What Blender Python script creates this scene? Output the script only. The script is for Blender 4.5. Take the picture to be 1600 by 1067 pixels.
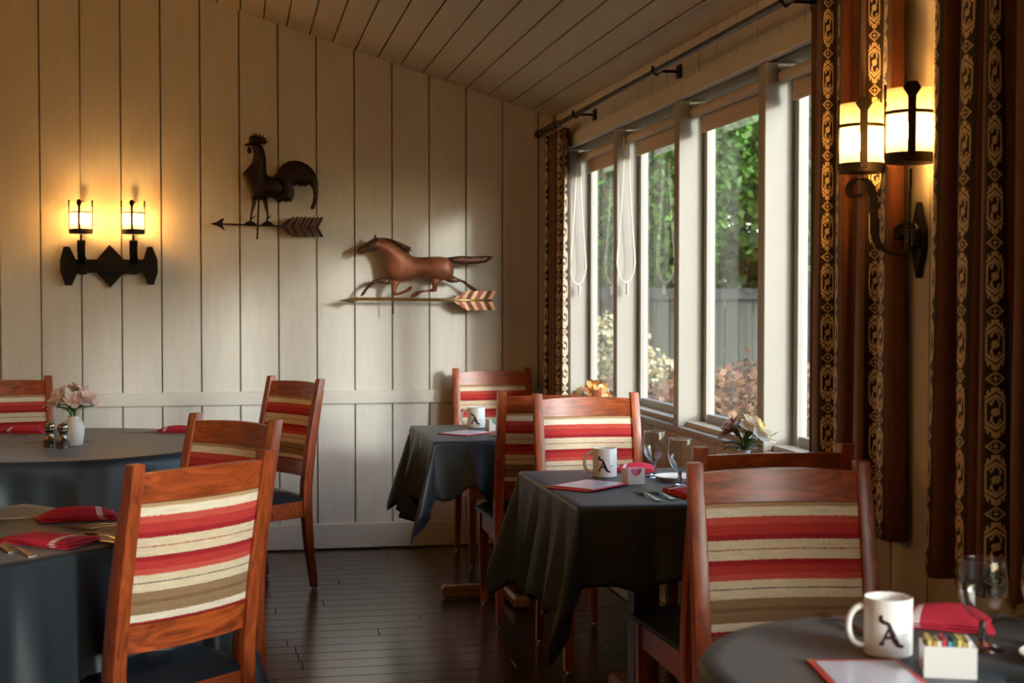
import bpy, bmesh, math, random
from math import sin, cos, pi, radians, sqrt, atan2, exp
from mathutils import Vector, Matrix
from mathutils.geometry import delaunay_2d_cdt

S = bpy.context.scene
for o in list(bpy.data.objects):
    bpy.data.objects.remove(o)
COL = S.collection
random.seed(7)

# ------------------------------------------------------------------ camera
cam_d = bpy.data.cameras.new('camera')
cam_d.sensor_width = 36.0
cam_d.sensor_fit = 'HORIZONTAL'
cam_d.lens = 50.0
cam_d.clip_start = 0.05
cam = bpy.data.objects.new('camera', cam_d)
COL.objects.link(cam)
cam.location = (0, 0, 1.36)
cam.rotation_euler = (radians(90 - 1.753), 0, radians(-10.95))
cam_d.dof.use_dof = True
cam_d.dof.focus_distance = 4.9
cam_d.dof.aperture_fstop = 5.0
S.camera = cam

# ------------------------------------------------------------------ light
W = bpy.data.worlds.new('world')
S.world = W
W.use_nodes = True
wn = W.node_tree
sky = wn.nodes.new('ShaderNodeTexSky')
sky.sky_type = 'NISHITA'
sky.sun_disc = False
sky.sun_elevation = radians(35)
sky.sun_rotation = radians(165)
sky.air_density = 1.0
sky.dust_density = 1.6
wn.links.new(sky.outputs[0], wn.nodes['Background'].inputs[0])
wn.nodes['Background'].inputs[1].default_value = 0.45

sun_d = bpy.data.lights.new('sun', 'SUN')
sun_d.energy = 1.05
sun_d.angle = radians(6.5)
sun_d.color = (1.0, 0.985, 0.95)
sun = bpy.data.objects.new('sun', sun_d)
COL.objects.link(sun)
SUN_DIR = Vector((-0.65, 1.0, -0.234)).normalized()
sun.rotation_euler = SUN_DIR.to_track_quat('-Z', 'Y').to_euler()
sun.location = (6, -14, 5)

S.view_settings.view_transform = 'Standard'
S.view_settings.look = 'None'
S.view_settings.gamma = 1.0
S.view_settings.use_curve_mapping = False
S.view_settings.exposure = 1.2
S.cycles.sample_clamp_indirect = 6.0
S.cycles.caustics_reflective = False
S.cycles.caustics_refractive = False
S.cycles.use_denoising = True

# ------------------------------------------------------------------ room measures
XW = 1.720          # face of the window wall
YB = 7.70           # face of the back wall
XL = -4.6           # far left wall
YR = -6.2           # wall behind the viewer
HDR0, HDR1 = 2.136, 2.203
SILL = 0.85
def zc(x):          # underside of the sloped ceiling
    return 2.372 + 0.308 * (1.652 - x)

# ------------------------------------------------------------------ mesh helpers
def link(o, parent=None):
    COL.objects.link(o)
    if parent is not None:
        o.parent = parent
    return o

def tag(o, label=None, cat=None, group=None, kind=None):
    if label: o['label'] = label
    if cat: o['category'] = cat
    if group: o['group'] = group
    if kind: o['kind'] = kind
    return o

def empty(name, loc=(0, 0, 0), rz=0.0):
    o = bpy.data.objects.new(name, None)
    o.empty_display_size = 0.1
    o.location = loc
    o.rotation_euler = (0, 0, rz)
    return link(o)

class MB:
    def __init__(s):
        s.v = []; s.f = []; s.uv = None; s.mi = []
    def add(s, v, f, M=None, mi=0):
        b = len(s.v)
        if M is not None:
            v = [M @ Vector(p) for p in v]
        s.v += [tuple(p) for p in v]
        s.f += [tuple(b + i for i in q) for q in f]
        s.mi += [mi] * len(f)
        return s
    def box(s, c, d, bev=0.0, M=None, mi=0):
        cx, cy, cz = c; hx, hy, hz = d[0] / 2, d[1] / 2, d[2] / 2
        if bev <= 0:
            v = [(cx + a * hx, cy + b * hy, cz + e * hz) for a in (-1, 1) for b in (-1, 1) for e in (-1, 1)]
            f = [(0, 1, 3, 2), (4, 6, 7, 5), (0, 4, 5, 1), (2, 3, 7, 6), (0, 2, 6, 4), (1, 5, 7, 3)]
            return s.add(v, f, M, mi)
        b = min(bev, hx * .9, hy * .9, hz * .9)
        v = []; idx = {}
        for sx in (-1, 1):
            for sy in (-1, 1):
                for sz in (-1, 1):
                    for ax in range(3):
                        h = [hx, hy, hz]
                        k = [h[i] - (0 if i == ax else b) for i in range(3)]
                        idx[(sx, sy, sz, ax)] = len(v)
                        v.append((cx + sx * k[0], cy + sy * k[1], cz + sz * k[2]))
        f = []
        for ax in range(3):
            o1, o2 = [(1, 2), (2, 0), (0, 1)][ax]
            for sg in (-1, 1):
                q = []
                for a, bb in ((-1, -1), (1, -1), (1, 1), (-1, 1)):
                    t = [0, 0, 0]; t[ax] = sg; t[o1] = a; t[o2] = bb
                    q.append(idx[(t[0], t[1], t[2], ax)])
                f.append(tuple(q if sg > 0 else q[::-1]))
        for ax in range(3):      # edges along ax
            o1, o2 = [(1, 2), (2, 0), (0, 1)][ax]
            for a in (-1, 1):
                for bb in (-1, 1):
                    t = [0, 0, 0]; t[o1] = a; t[o2] = bb
                    t0 = list(t); t0[ax] = -1; t1 = list(t); t1[ax] = 1
                    q = [idx[(*t0, o1)], idx[(*t1, o1)], idx[(*t1, o2)], idx[(*t0, o2)]]
                    f.append(tuple(q if a * bb < 0 else q[::-1]))
        for sx in (-1, 1):
            for sy in (-1, 1):
                for sz in (-1, 1):
                    q = [idx[(sx, sy, sz, i)] for i in range(3)]
                    f.append(tuple(q if sx * sy * sz > 0 else q[::-1]))
        return s.add(v, f, M, mi)
    def tube(s, path, r, n=8, M=None, mi=0, caps=True):
        P = [Vector(p) for p in path]
        R = r if isinstance(r, (list, tuple)) else [r] * len(P)
        v = []; f = []
        up = None
        for i, p in enumerate(P):
            t = (P[min(i + 1, len(P) - 1)] - P[max(i - 1, 0)])
            if t.length < 1e-9: t = Vector((0, 0, 1))
            t.normalize()
            if up is None:
                up = t.orthogonal().normalized()
            else:
                up = (up - t * up.dot(t))
                up = up.normalized() if up.length > 1e-6 else t.orthogonal().normalized()
            w = t.cross(up)
            for k in range(n):
                a = 2 * pi * k / n
                v.append(p + (up * cos(a) + w * sin(a)) * R[i])
        for i in range(len(P) - 1):
            for k in range(n):
                k2 = (k + 1) % n
                f.append((i * n + k, i * n + k2, (i + 1) * n + k2, (i + 1) * n + k))
        if caps:
            f.append(tuple(range(n))[::-1])
            f.append(tuple((len(P) - 1) * n + k for k in range(n)))
        return s.add(v, f, M, mi)
    def ribbon(s, path, wvec, width, thick, M=None, mi=0):
        """flat strap: path points, wvec = width direction (constant)"""
        P = [Vector(p) for p in path]; w = Vector(wvec).normalized()
        v = []; f = []
        for i, p in enumerate(P):
            t = (P[min(i + 1, len(P) - 1)] - P[max(i - 1, 0)]).normalized()
            nn = t.cross(w).normalized()
            for a, b in ((-1, -1), (1, -1), (1, 1), (-1, 1)):
                v.append(p + w * a * width / 2 + nn * b * thick / 2)
        for i in range(len(P) - 1):
            for k in range(4):
                k2 = (k + 1) % 4
                f.append((i * 4 + k, i * 4 + k2, (i + 1) * 4 + k2, (i + 1) * 4 + k))
        f.append((3, 2, 1, 0)); b = (len(P) - 1) * 4
        f.append((b, b + 1, b + 2, b + 3))
        return s.add(v, f, M, mi)
    def lathe(s, prof, n=24, c=(0, 0, 0), M=None, mi=0):
        v = []; f = []
        m = len(prof)
        for r, z in prof:
            for k in range(n):
                a = 2 * pi * k / n
                v.append((c[0] + r * cos(a), c[1] + r * sin(a), c[2] + z))
        for i in range(m - 1):
            for k in range(n):
                k2 = (k + 1) % n
                f.append((i * n + k, i * n + k2, (i + 1) * n + k2, (i + 1) * n + k))
        if prof[0][0] > 1e-5: f.append(tuple(range(n))[::-1])
        if prof[-1][0] > 1e-5: f.append(tuple((m - 1) * n + k for k in range(n)))
        return s.add(v, f, M, mi)
    def prism(s, poly, h0, h1, M=None, mi=0):
        """poly in local xy, extruded along local z from h0 to h1"""
        n = len(poly)
        v = [(p[0], p[1], h0) for p in poly] + [(p[0], p[1], h1) for p in poly]
        f = [tuple(range(n))[::-1], tuple(range(n, 2 * n))]
        f += [(i, (i + 1) % n, n + (i + 1) % n, n + i) for i in range(n)]
        return s.add(v, f, M, mi)
    def mesh(s, name, mat, smooth=False):
        me = bpy.data.meshes.new(name)
        me.from_pydata(s.v, [], s.f)
        mats = mat if isinstance(mat, (list, tuple)) else [mat]
        for m in mats: me.materials.append(m)
        if len(mats) > 1: me.polygons.foreach_set('material_index', s.mi)
        if s.uv is not None:
            ul = me.uv_layers.new(name='UVMap')
            for li, l in enumerate(me.loops):
                ul.data[li].uv = s.uv[l.vertex_index]
        bm = bmesh.new(); bm.from_mesh(me)
        bmesh.ops.recalc_face_normals(bm, faces=bm.faces)
        bm.to_mesh(me); bm.free()
        if smooth:
            me.polygons.foreach_set('use_smooth', [True] * len(me.polygons))
            if smooth != 'all':
                me.set_sharp_from_angle(angle=radians(38))
        me.update()
        return me
    def build(s, name, mat, parent=None, smooth=False):
        return link(bpy.data.objects.new(name, s.mesh(name, mat, smooth)), parent)

def inst(name, me, parent=None, loc=(0, 0, 0), rot=(0, 0, 0), scale=None):
    o = bpy.data.objects.new(name, me)
    o.location = loc; o.rotation_euler = rot
    if scale: o.scale = scale
    return link(o, parent)

def TR(loc=(0, 0, 0), rz=0, rx=0, ry=0):
    return Matrix.Translation(loc) @ Matrix.Rotation(rz, 4, 'Z') @ Matrix.Rotation(ry, 4, 'Y') @ Matrix.Rotation(rx, 4, 'X')

def pt_in(p, poly):
    x, y = p; c = False; n = len(poly)
    for i in range(n):
        x0, y0 = poly[i]; x1, y1 = poly[i - 1]
        if (y0 > y) != (y1 > y) and x < (x1 - x0) * (y - y0) / (y1 - y0) + x0: c = not c
    return c

def seg_d(p, a, b):
    ax, ay = a; dx, dy = b[0] - ax, b[1] - ay
    L = dx * dx + dy * dy
    t = 0 if L == 0 else max(0, min(1, ((p[0] - ax) * dx + (p[1] - ay) * dy) / L))
    return sqrt((p[0] - ax - t * dx) ** 2 + (p[1] - ay - t * dy) ** 2)

def smooth_poly(poly, it=1):
    for _ in range(it):
        q = []
        n = len(poly)
        for i in range(n):
            a = poly[i]; b = poly[(i + 1) % n]
            q.append((a[0] * .75 + b[0] * .25, a[1] * .75 + b[1] * .25))
            q.append((a[0] * .25 + b[0] * .75, a[1] * .25 + b[1] * .75))
        poly = q
    return poly

def inflate(mb, poly, depth, step, M=None, back=0.5, edge=0.002, mi=0):
    """a beaten-metal relief: outline in local xy, bulging along +z (front) and -z (back)"""
    n = len(poly)
    xs = [p[0] for p in poly]; ys = [p[1] for p in poly]
    pts = [Vector(p) for p in poly]
    edges = [(i, (i + 1) % n) for i in range(n)]
    y = min(ys) + step * .5; row = 0
    while y < max(ys):
        x = min(xs) + (step * .5 if row % 2 else 0)
        while x < max(xs):
            if pt_in((x, y), poly):
                d = min(seg_d((x, y), poly[i], poly[(i + 1) % n]) for i in range(n))
                if d > step * .45: pts.append(Vector((x, y)))
            x += step
        y += step * .87; row += 1
    r = delaunay_2d_cdt(pts, edges, [list(range(n))], 1, 1e-6)
    V, F = r[0], r[2]
    D = [min(seg_d(p, poly[i], poly[(i + 1) % n]) for i in range(n)) for p in V]
    mx = max(D) + 1e-9
    hh = [depth * sqrt(max(0, 1 - (1 - min(1, d / mx)) ** 2)) for d in D]
    k = len(V)
    v = [(p[0], p[1], edge + h) for p, h in zip(V, hh)] + [(p[0], p[1], -edge - h * back) for p, h in zip(V, hh)]
    f = [tuple(q) for q in F] + [tuple(k + i for i in q)[::-1] for q in F]
    cnt = {}
    for q in F:
        for i in range(len(q)):
            a, b = q[i], q[(i + 1) % len(q)]
            cnt[(a, b)] = 1
    for (a, b) in cnt:
        if (b, a) not in cnt: f.append((b, a, k + a, k + b))
    return mb.add(v, f, M, mi)

# ------------------------------------------------------------------ materials
def srgb(r, g, b):
    def c(x):
        x /= 255.0
        return x / 12.92 if x <= .04045 else ((x + .055) / 1.055) ** 2.4
    return (c(r), c(g), c(b), 1.0)

class E:
    """tiny expression layer over Math nodes"""
    nt = None
    def __init__(s, k): s.k = k
    @staticmethod
    def op(o, *a):
        n = E.nt.nodes.new('ShaderNodeMath'); n.operation = o
        for i, x in enumerate(a):
            if isinstance(x, E): x = x.k
            if isinstance(x, (int, float)): n.inputs[i].default_value = x
            else: E.nt.links.new(x, n.inputs[i])
        return E(n.outputs[0])
    def __add__(s, o): return E.op('ADD', s, o)
    __radd__ = __add__
    def __sub__(s, o): return E.op('SUBTRACT', s, o)
    def __rsub__(s, o): return E.op('SUBTRACT', o, s)
    def __mul__(s, o): return E.op('MULTIPLY', s, o)
    __rmul__ = __mul__
    def __truediv__(s, o): return E.op('DIVIDE', s, o)
    def abs(s): return E.op('ABSOLUTE', s)
    def lt(s, o): return E.op('LESS_THAN', s, o)
    def gt(s, o): return E.op('GREATER_THAN', s, o)
    def mod(s, m): return E.op('FLOORED_MODULO', s, m)
    def max(s, o): return E.op('MAXIMUM', s, o)
    def min(s, o): return E.op('MINIMUM', s, o)
    def sin(s): return E.op('SINE', s)

def newmat(name):
    m = bpy.data.materials.new(name); m.use_nodes = True
    nt = m.node_tree
    return m, nt, nt.nodes['Principled BSDF']

def N(nt, t, **kw):
    n = nt.nodes.new(t)
    for k, v in kw.items(): setattr(n, k, v)
    return n

def plain(name, col, rough=.5, metal=0.0, spec=.5, noise=0.0, nscale=20, bump=0.0, bscale=200, sheen=0.0, coat=0.0, stretch=None):
    m, nt, b = newmat(name)
    b.inputs['Base Color'].default_value = col
    b.inputs['Roughness'].default_value = rough
    b.inputs['Metallic'].default_value = metal
    b.inputs['Specular IOR Level'].default_value = spec
    if sheen: b.inputs['Sheen Weight'].default_value = sheen; b.inputs['Sheen Roughness'].default_value = .4
    if coat: b.inputs['Coat Weight'].default_value = coat; b.inputs['Coat Roughness'].default_value = .15
    if noise or bump:
        tc = N(nt, 'ShaderNodeTexCoord'); mp = N(nt, 'ShaderNodeMapping')
        nt.links.new(tc.outputs['Object'], mp.inputs[0])
        if stretch: mp.inputs['Scale'].default_value = stretch
    if noise:
        no = N(nt, 'ShaderNodeTexNoise'); no.inputs['Scale'].default_value = nscale; no.inputs['Detail'].default_value = 4
        nt.links.new(mp.outputs[0], no.inputs[0])
        mr = N(nt, 'ShaderNodeMapRange')
        mr.inputs['From Min'].default_value = .3; mr.inputs['From Max'].default_value = .7
        mr.inputs['To Min'].default_value = 1 - noise; mr.inputs['To Max'].default_value = 1 + noise * .6
        nt.links.new(no.outputs[0], mr.inputs[0])
        mx = N(nt, 'ShaderNodeMix', data_type='RGBA', blend_type='MULTIPLY')
        mx.inputs['Factor'].default_value = 1
        mx.inputs[6].default_value = col
        nt.links.new(mr.outputs[0], mx.inputs[7])
        nt.links.new(mx.outputs[2], b.inputs['Base Color'])
    if bump:
        no2 = N(nt, 'ShaderNodeTexNoise'); no2.inputs['Scale'].default_value = bscale; no2.inputs['Detail'].default_value = 3
        nt.links.new(mp.outputs[0], no2.inputs[0])
        bp = N(nt, 'ShaderNodeBump'); bp.inputs['Strength'].default_value = bump; bp.inputs['Distance'].default_value = .004
        nt.links.new(no2.outputs[0], bp.inputs['Height'])
        nt.links.new(bp.outputs[0], b.inputs['Normal'])
    return m

def wood(name, c1, c2, axis, rough=.35, scale=9, coat=.25, per_object=.25):
    m, nt, b = newmat(name)
    tc = N(nt, 'ShaderNodeTexCoord'); mp = N(nt, 'ShaderNodeMapping'); oi = N(nt, 'ShaderNodeObjectInfo')
    add = N(nt, 'ShaderNodeVectorMath', operation='ADD')
    sc = N(nt, 'ShaderNodeMath', operation='MULTIPLY'); sc.inputs[1].default_value = 37.0
    nt.links.new(oi.outputs['Random'], sc.inputs[0])
    nt.links.new(tc.outputs['Object'], add.inputs[0]); nt.links.new(sc.outputs[0], add.inputs[1])
    nt.links.new(add.outputs[0], mp.inputs[0])
    s = [6.0, 6.0, 6.0]; s[axis] = .7
    mp.inputs['Scale'].default_value = s
    n1 = N(nt, 'ShaderNodeTexNoise'); n1.inputs['Scale'].default_value = scale; n1.inputs['Detail'].default_value = 6
    n1.inputs['Distortion'].default_value = 1.2
    nt.links.new(mp.outputs[0], n1.inputs[0])
    cr = N(nt, 'ShaderNodeValToRGB')
    cr.color_ramp.elements[0].position = .24; cr.color_ramp.elements[0].color = c1
    cr.color_ramp.elements[1].position = .74; cr.color_ramp.elements[1].color = c2
    nt.links.new(n1.outputs[0], cr.inputs[0])
    mr = N(nt, 'ShaderNodeMapRange')
    mr.inputs['To Min'].default_value = 1 - per_object; mr.inputs['To Max'].default_value = 1 + per_object
    nt.links.new(oi.outputs['Random'], mr.inputs[0])
    mx = N(nt, 'ShaderNodeMix', data_type='RGBA', blend_type='MULTIPLY'); mx.inputs['Factor'].default_value = 1
    nt.links.new(cr.outputs[0], mx.inputs[6]); nt.links.new(mr.outputs[0], mx.inputs[7])
    nt.links.new(mx.outputs[2], b.inputs['Base Color'])
    b.inputs['Roughness'].default_value = rough
    b.inputs['Coat Weight'].default_value = coat; b.inputs['Coat Roughness'].default_value = .2
    bp = N(nt, 'ShaderNodeBump'); bp.inputs['Strength'].default_value = .12; bp.inputs['Distance'].default_value = .002
    nt.links.new(n1.outputs[0], bp.inputs['Height']); nt.links.new(bp.outputs[0], b.inputs['Normal'])
    return m

M = {}
M['paint'] = plain('cream_paint', srgb(213, 209, 200), .55, noise=.05, nscale=6, bump=.35, bscale=60, stretch=(6, 6, .8))
M['paint_h'] = plain('cream_paint_ceiling', srgb(208, 196, 172), .6, noise=.05, nscale=6, bump=.25, bscale=60, stretch=(6, .8, 6))
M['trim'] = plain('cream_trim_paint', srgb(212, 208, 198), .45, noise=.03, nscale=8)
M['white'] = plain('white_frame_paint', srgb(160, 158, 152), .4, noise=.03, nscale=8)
M['floor'] = wood('dark_floor_wood', srgb(44, 33, 27), srgb(84, 64, 50), 0, rough=.24, scale=7, coat=.4, per_object=.3)
M['wood_v'] = wood('cherry_wood_upright', srgb(96, 38, 20), srgb(184, 88, 40), 2, per_object=.15)
M['wood_h'] = wood('cherry_wood_rail', srgb(92, 36, 19), srgb(184, 86, 38), 0, per_object=.15)
M['wood_dark'] = wood('dark_wood', srgb(50, 26, 18), srgb(88, 48, 30), 2)
M['oak'] = wood('tan_wood', srgb(130, 88, 52), srgb(170, 122, 76), 0)
M['leather'] = plain('black_leather', srgb(26, 32, 40), .33, noise=.1, nscale=10, bump=.15, bscale=300)
M['iron'] = plain('black_iron', srgb(30, 26, 24), .45, metal=.6, noise=.3, nscale=30, bump=.2, bscale=80)
M['bronze'] = plain('dark_bronze', srgb(44, 29, 22), .45, metal=.55, noise=.5, nscale=14, bump=.3, bscale=60)
M['copper'] = plain('aged_copper', srgb(140, 82, 54), .5, metal=.35, noise=.45, nscale=9, bump=.3, bscale=50)
M['copper_pale'] = plain('pale_copper', srgb(208, 160, 130), .4, metal=.6, noise=.3, nscale=20)
M['copper_dark'] = plain('dark_copper', srgb(92, 60, 46), .45, metal=.6, noise=.4, nscale=20)
M['brass'] = plain('brass', srgb(170, 145, 95), .35, metal=.85, noise=.25, nscale=20)
M['steel'] = plain('steel', srgb(190, 186, 178), .22, metal=1.0)
M['pewter'] = plain('pewter', srgb(150, 140, 126), .25, metal=1.0, noise=.15, nscale=30)
M['cloth'] = plain('charcoal_tablecloth', srgb(36, 44, 50), .46, spec=.45, noise=.06, nscale=400, sheen=.08, bump=.05, bscale=900)
M['china'] = plain('white_china', srgb(238, 236, 230), .15)
M['vase'] = plain('white_vase_glaze', srgb(236, 232, 226), .3, bump=.4, bscale=40, stretch=(.05, .05, 3))
M['ink'] = plain('dark_brown_print', srgb(52, 30, 32), .4)
M['grey_ink'] = plain('grey_print', srgb(150, 146, 144), .5)
M['napkin'] = plain('red_napkin', srgb(196, 40, 66), .8, noise=.08, nscale=60, bump=.1, bscale=500)
M['napkin_stripe'] = plain('white_napkin_stripe', srgb(232, 214, 216), .8)
M['red_card'] = plain('red_menu_cover', srgb(214, 44, 52), .4)
M['paper'] = plain('menu_paper', srgb(226, 226, 236), .22, noise=.03, nscale=30)
M['lines'] = plain('menu_print', srgb(176, 174, 186), .4)
M['gold'] = plain('gold_corner', srgb(214, 168, 84), .3, metal=.9)
M['blind'] = plain('blind_fabric', srgb(214, 196, 174), .75, noise=.04, nscale=80)
M['chain'] = plain('bead_chain', srgb(232, 226, 206), .4)
M['rod'] = plain('rod_black', srgb(34, 34, 36), .3, metal=.7)
M['stem'] = plain('stem_green', srgb(88, 128, 52), .5)
M['leaf'] = plain('leaf_green', srgb(62, 112, 44), .45, noise=.25, nscale=30)
M['outer'] = plain('outer_siding', srgb(196, 190, 172), .7)
M['bark'] = plain('bark', srgb(84, 66, 52), .9, noise=.3, nscale=20, bump=.5, bscale=30)
M['fence'] = plain('fence_paint', srgb(54, 62, 57), .7, noise=.2, nscale=6, stretch=(1, 1, .2))
M['fence_rail'] = plain('fence_rail_paint', srgb(56, 60, 66), .7, noise=.2, nscale=6)
M['soil'] = plain('garden_soil', srgb(92, 78, 58), .9, noise=.4, nscale=3)

def leafmat(name, c1, c2, trans=.35):
    m, nt, b = newmat(name)
    g = N(nt, 'ShaderNodeNewGeometry'); cr = N(nt, 'ShaderNodeValToRGB')
    cr.color_ramp.elements[0].color = c1; cr.color_ramp.elements[1].color = c2
    nt.links.new(g.outputs['Random Per Island'], cr.inputs[0])
    nt.links.new(cr.outputs[0], b.inputs['Base Color'])
    b.inputs['Roughness'].default_value = .5
    tr = N(nt, 'ShaderNodeBsdfTranslucent'); nt.links.new(cr.outputs[0], tr.inputs[0])
    mx = N(nt, 'ShaderNodeMixShader'); mx.inputs[0].default_value = trans
    nt.links.new(b.outputs[0], mx.inputs[1]); nt.links.new(tr.outputs[0], mx.inputs[2])
    nt.links.new(mx.outputs[0], nt.nodes['Material Output'].inputs[0])
    return m
M['foliage'] = leafmat('green_foliage', srgb(28, 62, 16), srgb(92, 138, 50))
M['brown_leaves'] = leafmat('russet_leaves', srgb(84, 44, 26), srgb(160, 118, 84), .25)
M['grey_leaves'] = leafmat('grey_green_leaves', srgb(50, 68, 44), srgb(108, 122, 88))
M['cream_flowers'] = leafmat('cream_blossoms', srgb(176, 158, 112), srgb(216, 206, 172), .3)

def petal(name, c1, c2):
    return leafmat(name, c1, c2, .3)
M['p_pink'] = petal('pink_petals', srgb(236, 190, 176), srgb(250, 232, 226))
M['p_yellow'] = petal('yellow_petals', srgb(232, 196, 110), srgb(248, 230, 178))
M['p_white'] = petal('white_petals', srgb(238, 236, 230), srgb(252, 250, 246))
M['p_orange'] = petal('orange_petals', srgb(226, 112, 40), srgb(246, 176, 84))
M['p_purple'] = petal('purple_petals', srgb(120, 40, 60), srgb(170, 90, 110))

def pane_mat(name='window_glass', f0=.04, pw=5.0):
    m, nt, b = newmat(name)
    nt.nodes.remove(b)
    lw = N(nt, 'ShaderNodeLayerWeight'); lw.inputs['Blend'].default_value = .5
    E.nt = nt
    fr = E.op('POWER', E(lw.outputs['Facing']), pw) * .90 + f0      # Schlick reflectance, the same from both faces
    tr = N(nt, 'ShaderNodeBsdfTransparent'); tr.inputs[0].default_value = (.95, .97, .95, 1)
    gl = N(nt, 'ShaderNodeBsdfGlossy'); gl.inputs['Roughness'].default_value = 0.0
    mx = N(nt, 'ShaderNodeMixShader')
    nt.links.new(fr.k, mx.inputs[0]); nt.links.new(tr.outputs[0], mx.inputs[1]); nt.links.new(gl.outputs[0], mx.inputs[2])
    nt.links.new(mx.outputs[0], nt.nodes['Material Output'].inputs[0])
    return m
M['pane'] = pane_mat()
M['thin_glass'] = pane_mat('thin_goblet_glass', .07, 2.6)

def goblet_mat():
    m, nt, b = newmat('clear_glass')
    b.inputs['Base Color'].default_value = (1, 1, 1, 1)
    b.inputs['Roughness'].default_value = 0.0
    b.inputs['IOR'].default_value = 1.45
    b.inputs['Transmission Weight'].default_value = 1.0
    return m
M['glass'] = goblet_mat()

def shade_mat():
    m, nt, b = newmat('amber_mica_shade')
    nt.nodes.remove(b)
    tl = N(nt, 'ShaderNodeBsdfTranslucent'); tl.inputs[0].default_value = (.46, .37, .26, 1)
    df = N(nt, 'ShaderNodeBsdfDiffuse'); df.inputs[0].default_value = (.5, .40, .28, 1)
    tr = N(nt, 'ShaderNodeBsdfTransparent'); tr.inputs[0].default_value = (1.0, .88, .66, 1)
    m1 = N(nt, 'ShaderNodeMixShader'); m1.inputs[0].default_value = .25
    nt.links.new(tl.outputs[0], m1.inputs[1]); nt.links.new(df.outputs[0], m1.inputs[2])
    m2 = N(nt, 'ShaderNodeMixShader'); m2.inputs[0].default_value = .50
    nt.links.new(m1.outputs[0], m2.inputs[1]); nt.links.new(tr.outputs[0], m2.inputs[2])
    nt.links.new(m2.outputs[0], nt.nodes['Material Output'].inputs[0])
    return m
M['shade'] = shade_mat()

def bulb_mat(name, s):
    m, nt, b = newmat(name)
    b.inputs['Base Color'].default_value = (1, 1, 1, 1)
    b.inputs['Emission Color'].default_value = (1.0, .50, .145, 1)
    b.inputs['Emission Strength'].default_value = s
    return m
M['bulb'] = bulb_mat('warm_bulb', 280)
M['bulb_fill'] = bulb_mat('warm_bulb_fill', 1800)  # stronger bulbs for the added, unseen lamps that give warm fill
M['bulb_b'] = bulb_mat('warm_bulb_right', 400)

def stripe_mat():
    m, nt, b = newmat('striped_upholstery')
    E.nt = nt
    uv = N(nt, 'ShaderNodeUVMap'); sp = N(nt, 'ShaderNodeSeparateXYZ')
    nt.links.new(uv.outputs[0], sp.inputs[0])
    no = N(nt, 'ShaderNodeTexNoise'); no.inputs['Scale'].default_value = 260; no.inputs['Detail'].default_value = 2
    mp = N(nt, 'ShaderNodeMapping'); mp.inputs['Scale'].default_value = (1, .25, 1)
    nt.links.new(uv.outputs[0], mp.inputs[0]); nt.links.new(mp.outputs[0], no.inputs[0])
    v = E(sp.outputs[1]); u = E(sp.outputs[0])
    t = v + (E(no.outputs[0]) - .5) * .022
    cr = N(nt, 'ShaderNodeValToRGB'); cr.color_ramp.interpolation = 'CONSTANT'
    CRM = srgb(222, 204, 172); RED = srgb(186, 58, 54); DRED = srgb(160, 38, 44); LRED = srgb(200, 84, 70)
    TAN = srgb(186, 152, 112); BRN = srgb(150, 120, 88); DBR = srgb(132, 102, 74); NAVY = srgb(44, 44, 62); LINE = srgb(168, 84, 80); WHT = srgb(232, 220, 196)
    stops = [(0, TAN), (.028, WHT), (.098, LRED), (.16, RED), (.235, DRED), (.278, CRM), (.35, LINE), (.356, CRM),
             (.432, DRED), (.475, RED), (.54, LRED), (.587, CRM), (.650, NAVY), (.659, CRM), (.728, BRN), (.80, DBR), (.83, BRN), (.915, WHT), (.978, DRED)]
    els = cr.color_ramp.elements
    els[0].position = 0; els[0].color = stops[0][1]
    els[1].position = stops[1][0]; els[1].color = stops[1][1]
    for p, c in stops[2:]:
        e = els.new(p); e.color = c
    nt.links.new(t.k, cr.inputs[0])
    # woven slub
    n2 = N(nt, 'ShaderNodeTexNoise'); n2.inputs['Scale'].default_value = 60; n2.inputs['Detail'].default_value = 4
    mp2 = N(nt, 'ShaderNodeMapping'); mp2.inputs['Scale'].default_value = (.25, 1.6, 1)
    nt.links.new(uv.outputs[0], mp2.inputs[0]); nt.links.new(mp2.outputs[0], n2.inputs[0])
    mr = N(nt, 'ShaderNodeMapRange'); mr.inputs['From Min'].default_value = .25; mr.inputs['From Max'].default_value = .75
    mr.inputs['To Min'].default_value = .78; mr.inputs['To Max'].default_value = 1.15
    nt.links.new(n2.outputs[0], mr.inputs[0])
    mx = N(nt, 'ShaderNodeMix', data_type='RGBA', blend_type='MULTIPLY'); mx.inputs['Factor'].default_value = 1
    nt.links.new(cr.outputs[0], mx.inputs[6]); nt.links.new(mr.outputs[0], mx.inputs[7])
    nt.links.new(mx.outputs[2], b.inputs['Base Color'])
    b.inputs['Roughness'].default_value = .9
    b.inputs['Specular IOR Level'].default_value = .2
    bp = N(nt, 'ShaderNodeBump'); bp.inputs['Strength'].default_value = .35; bp.inputs['Distance'].default_value = .003
    nt.links.new(no.outputs[0], bp.inputs['Height']); nt.links.new(bp.outputs[0], b.inputs['Normal'])
    return m
M['stripe'] = stripe_mat()

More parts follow.
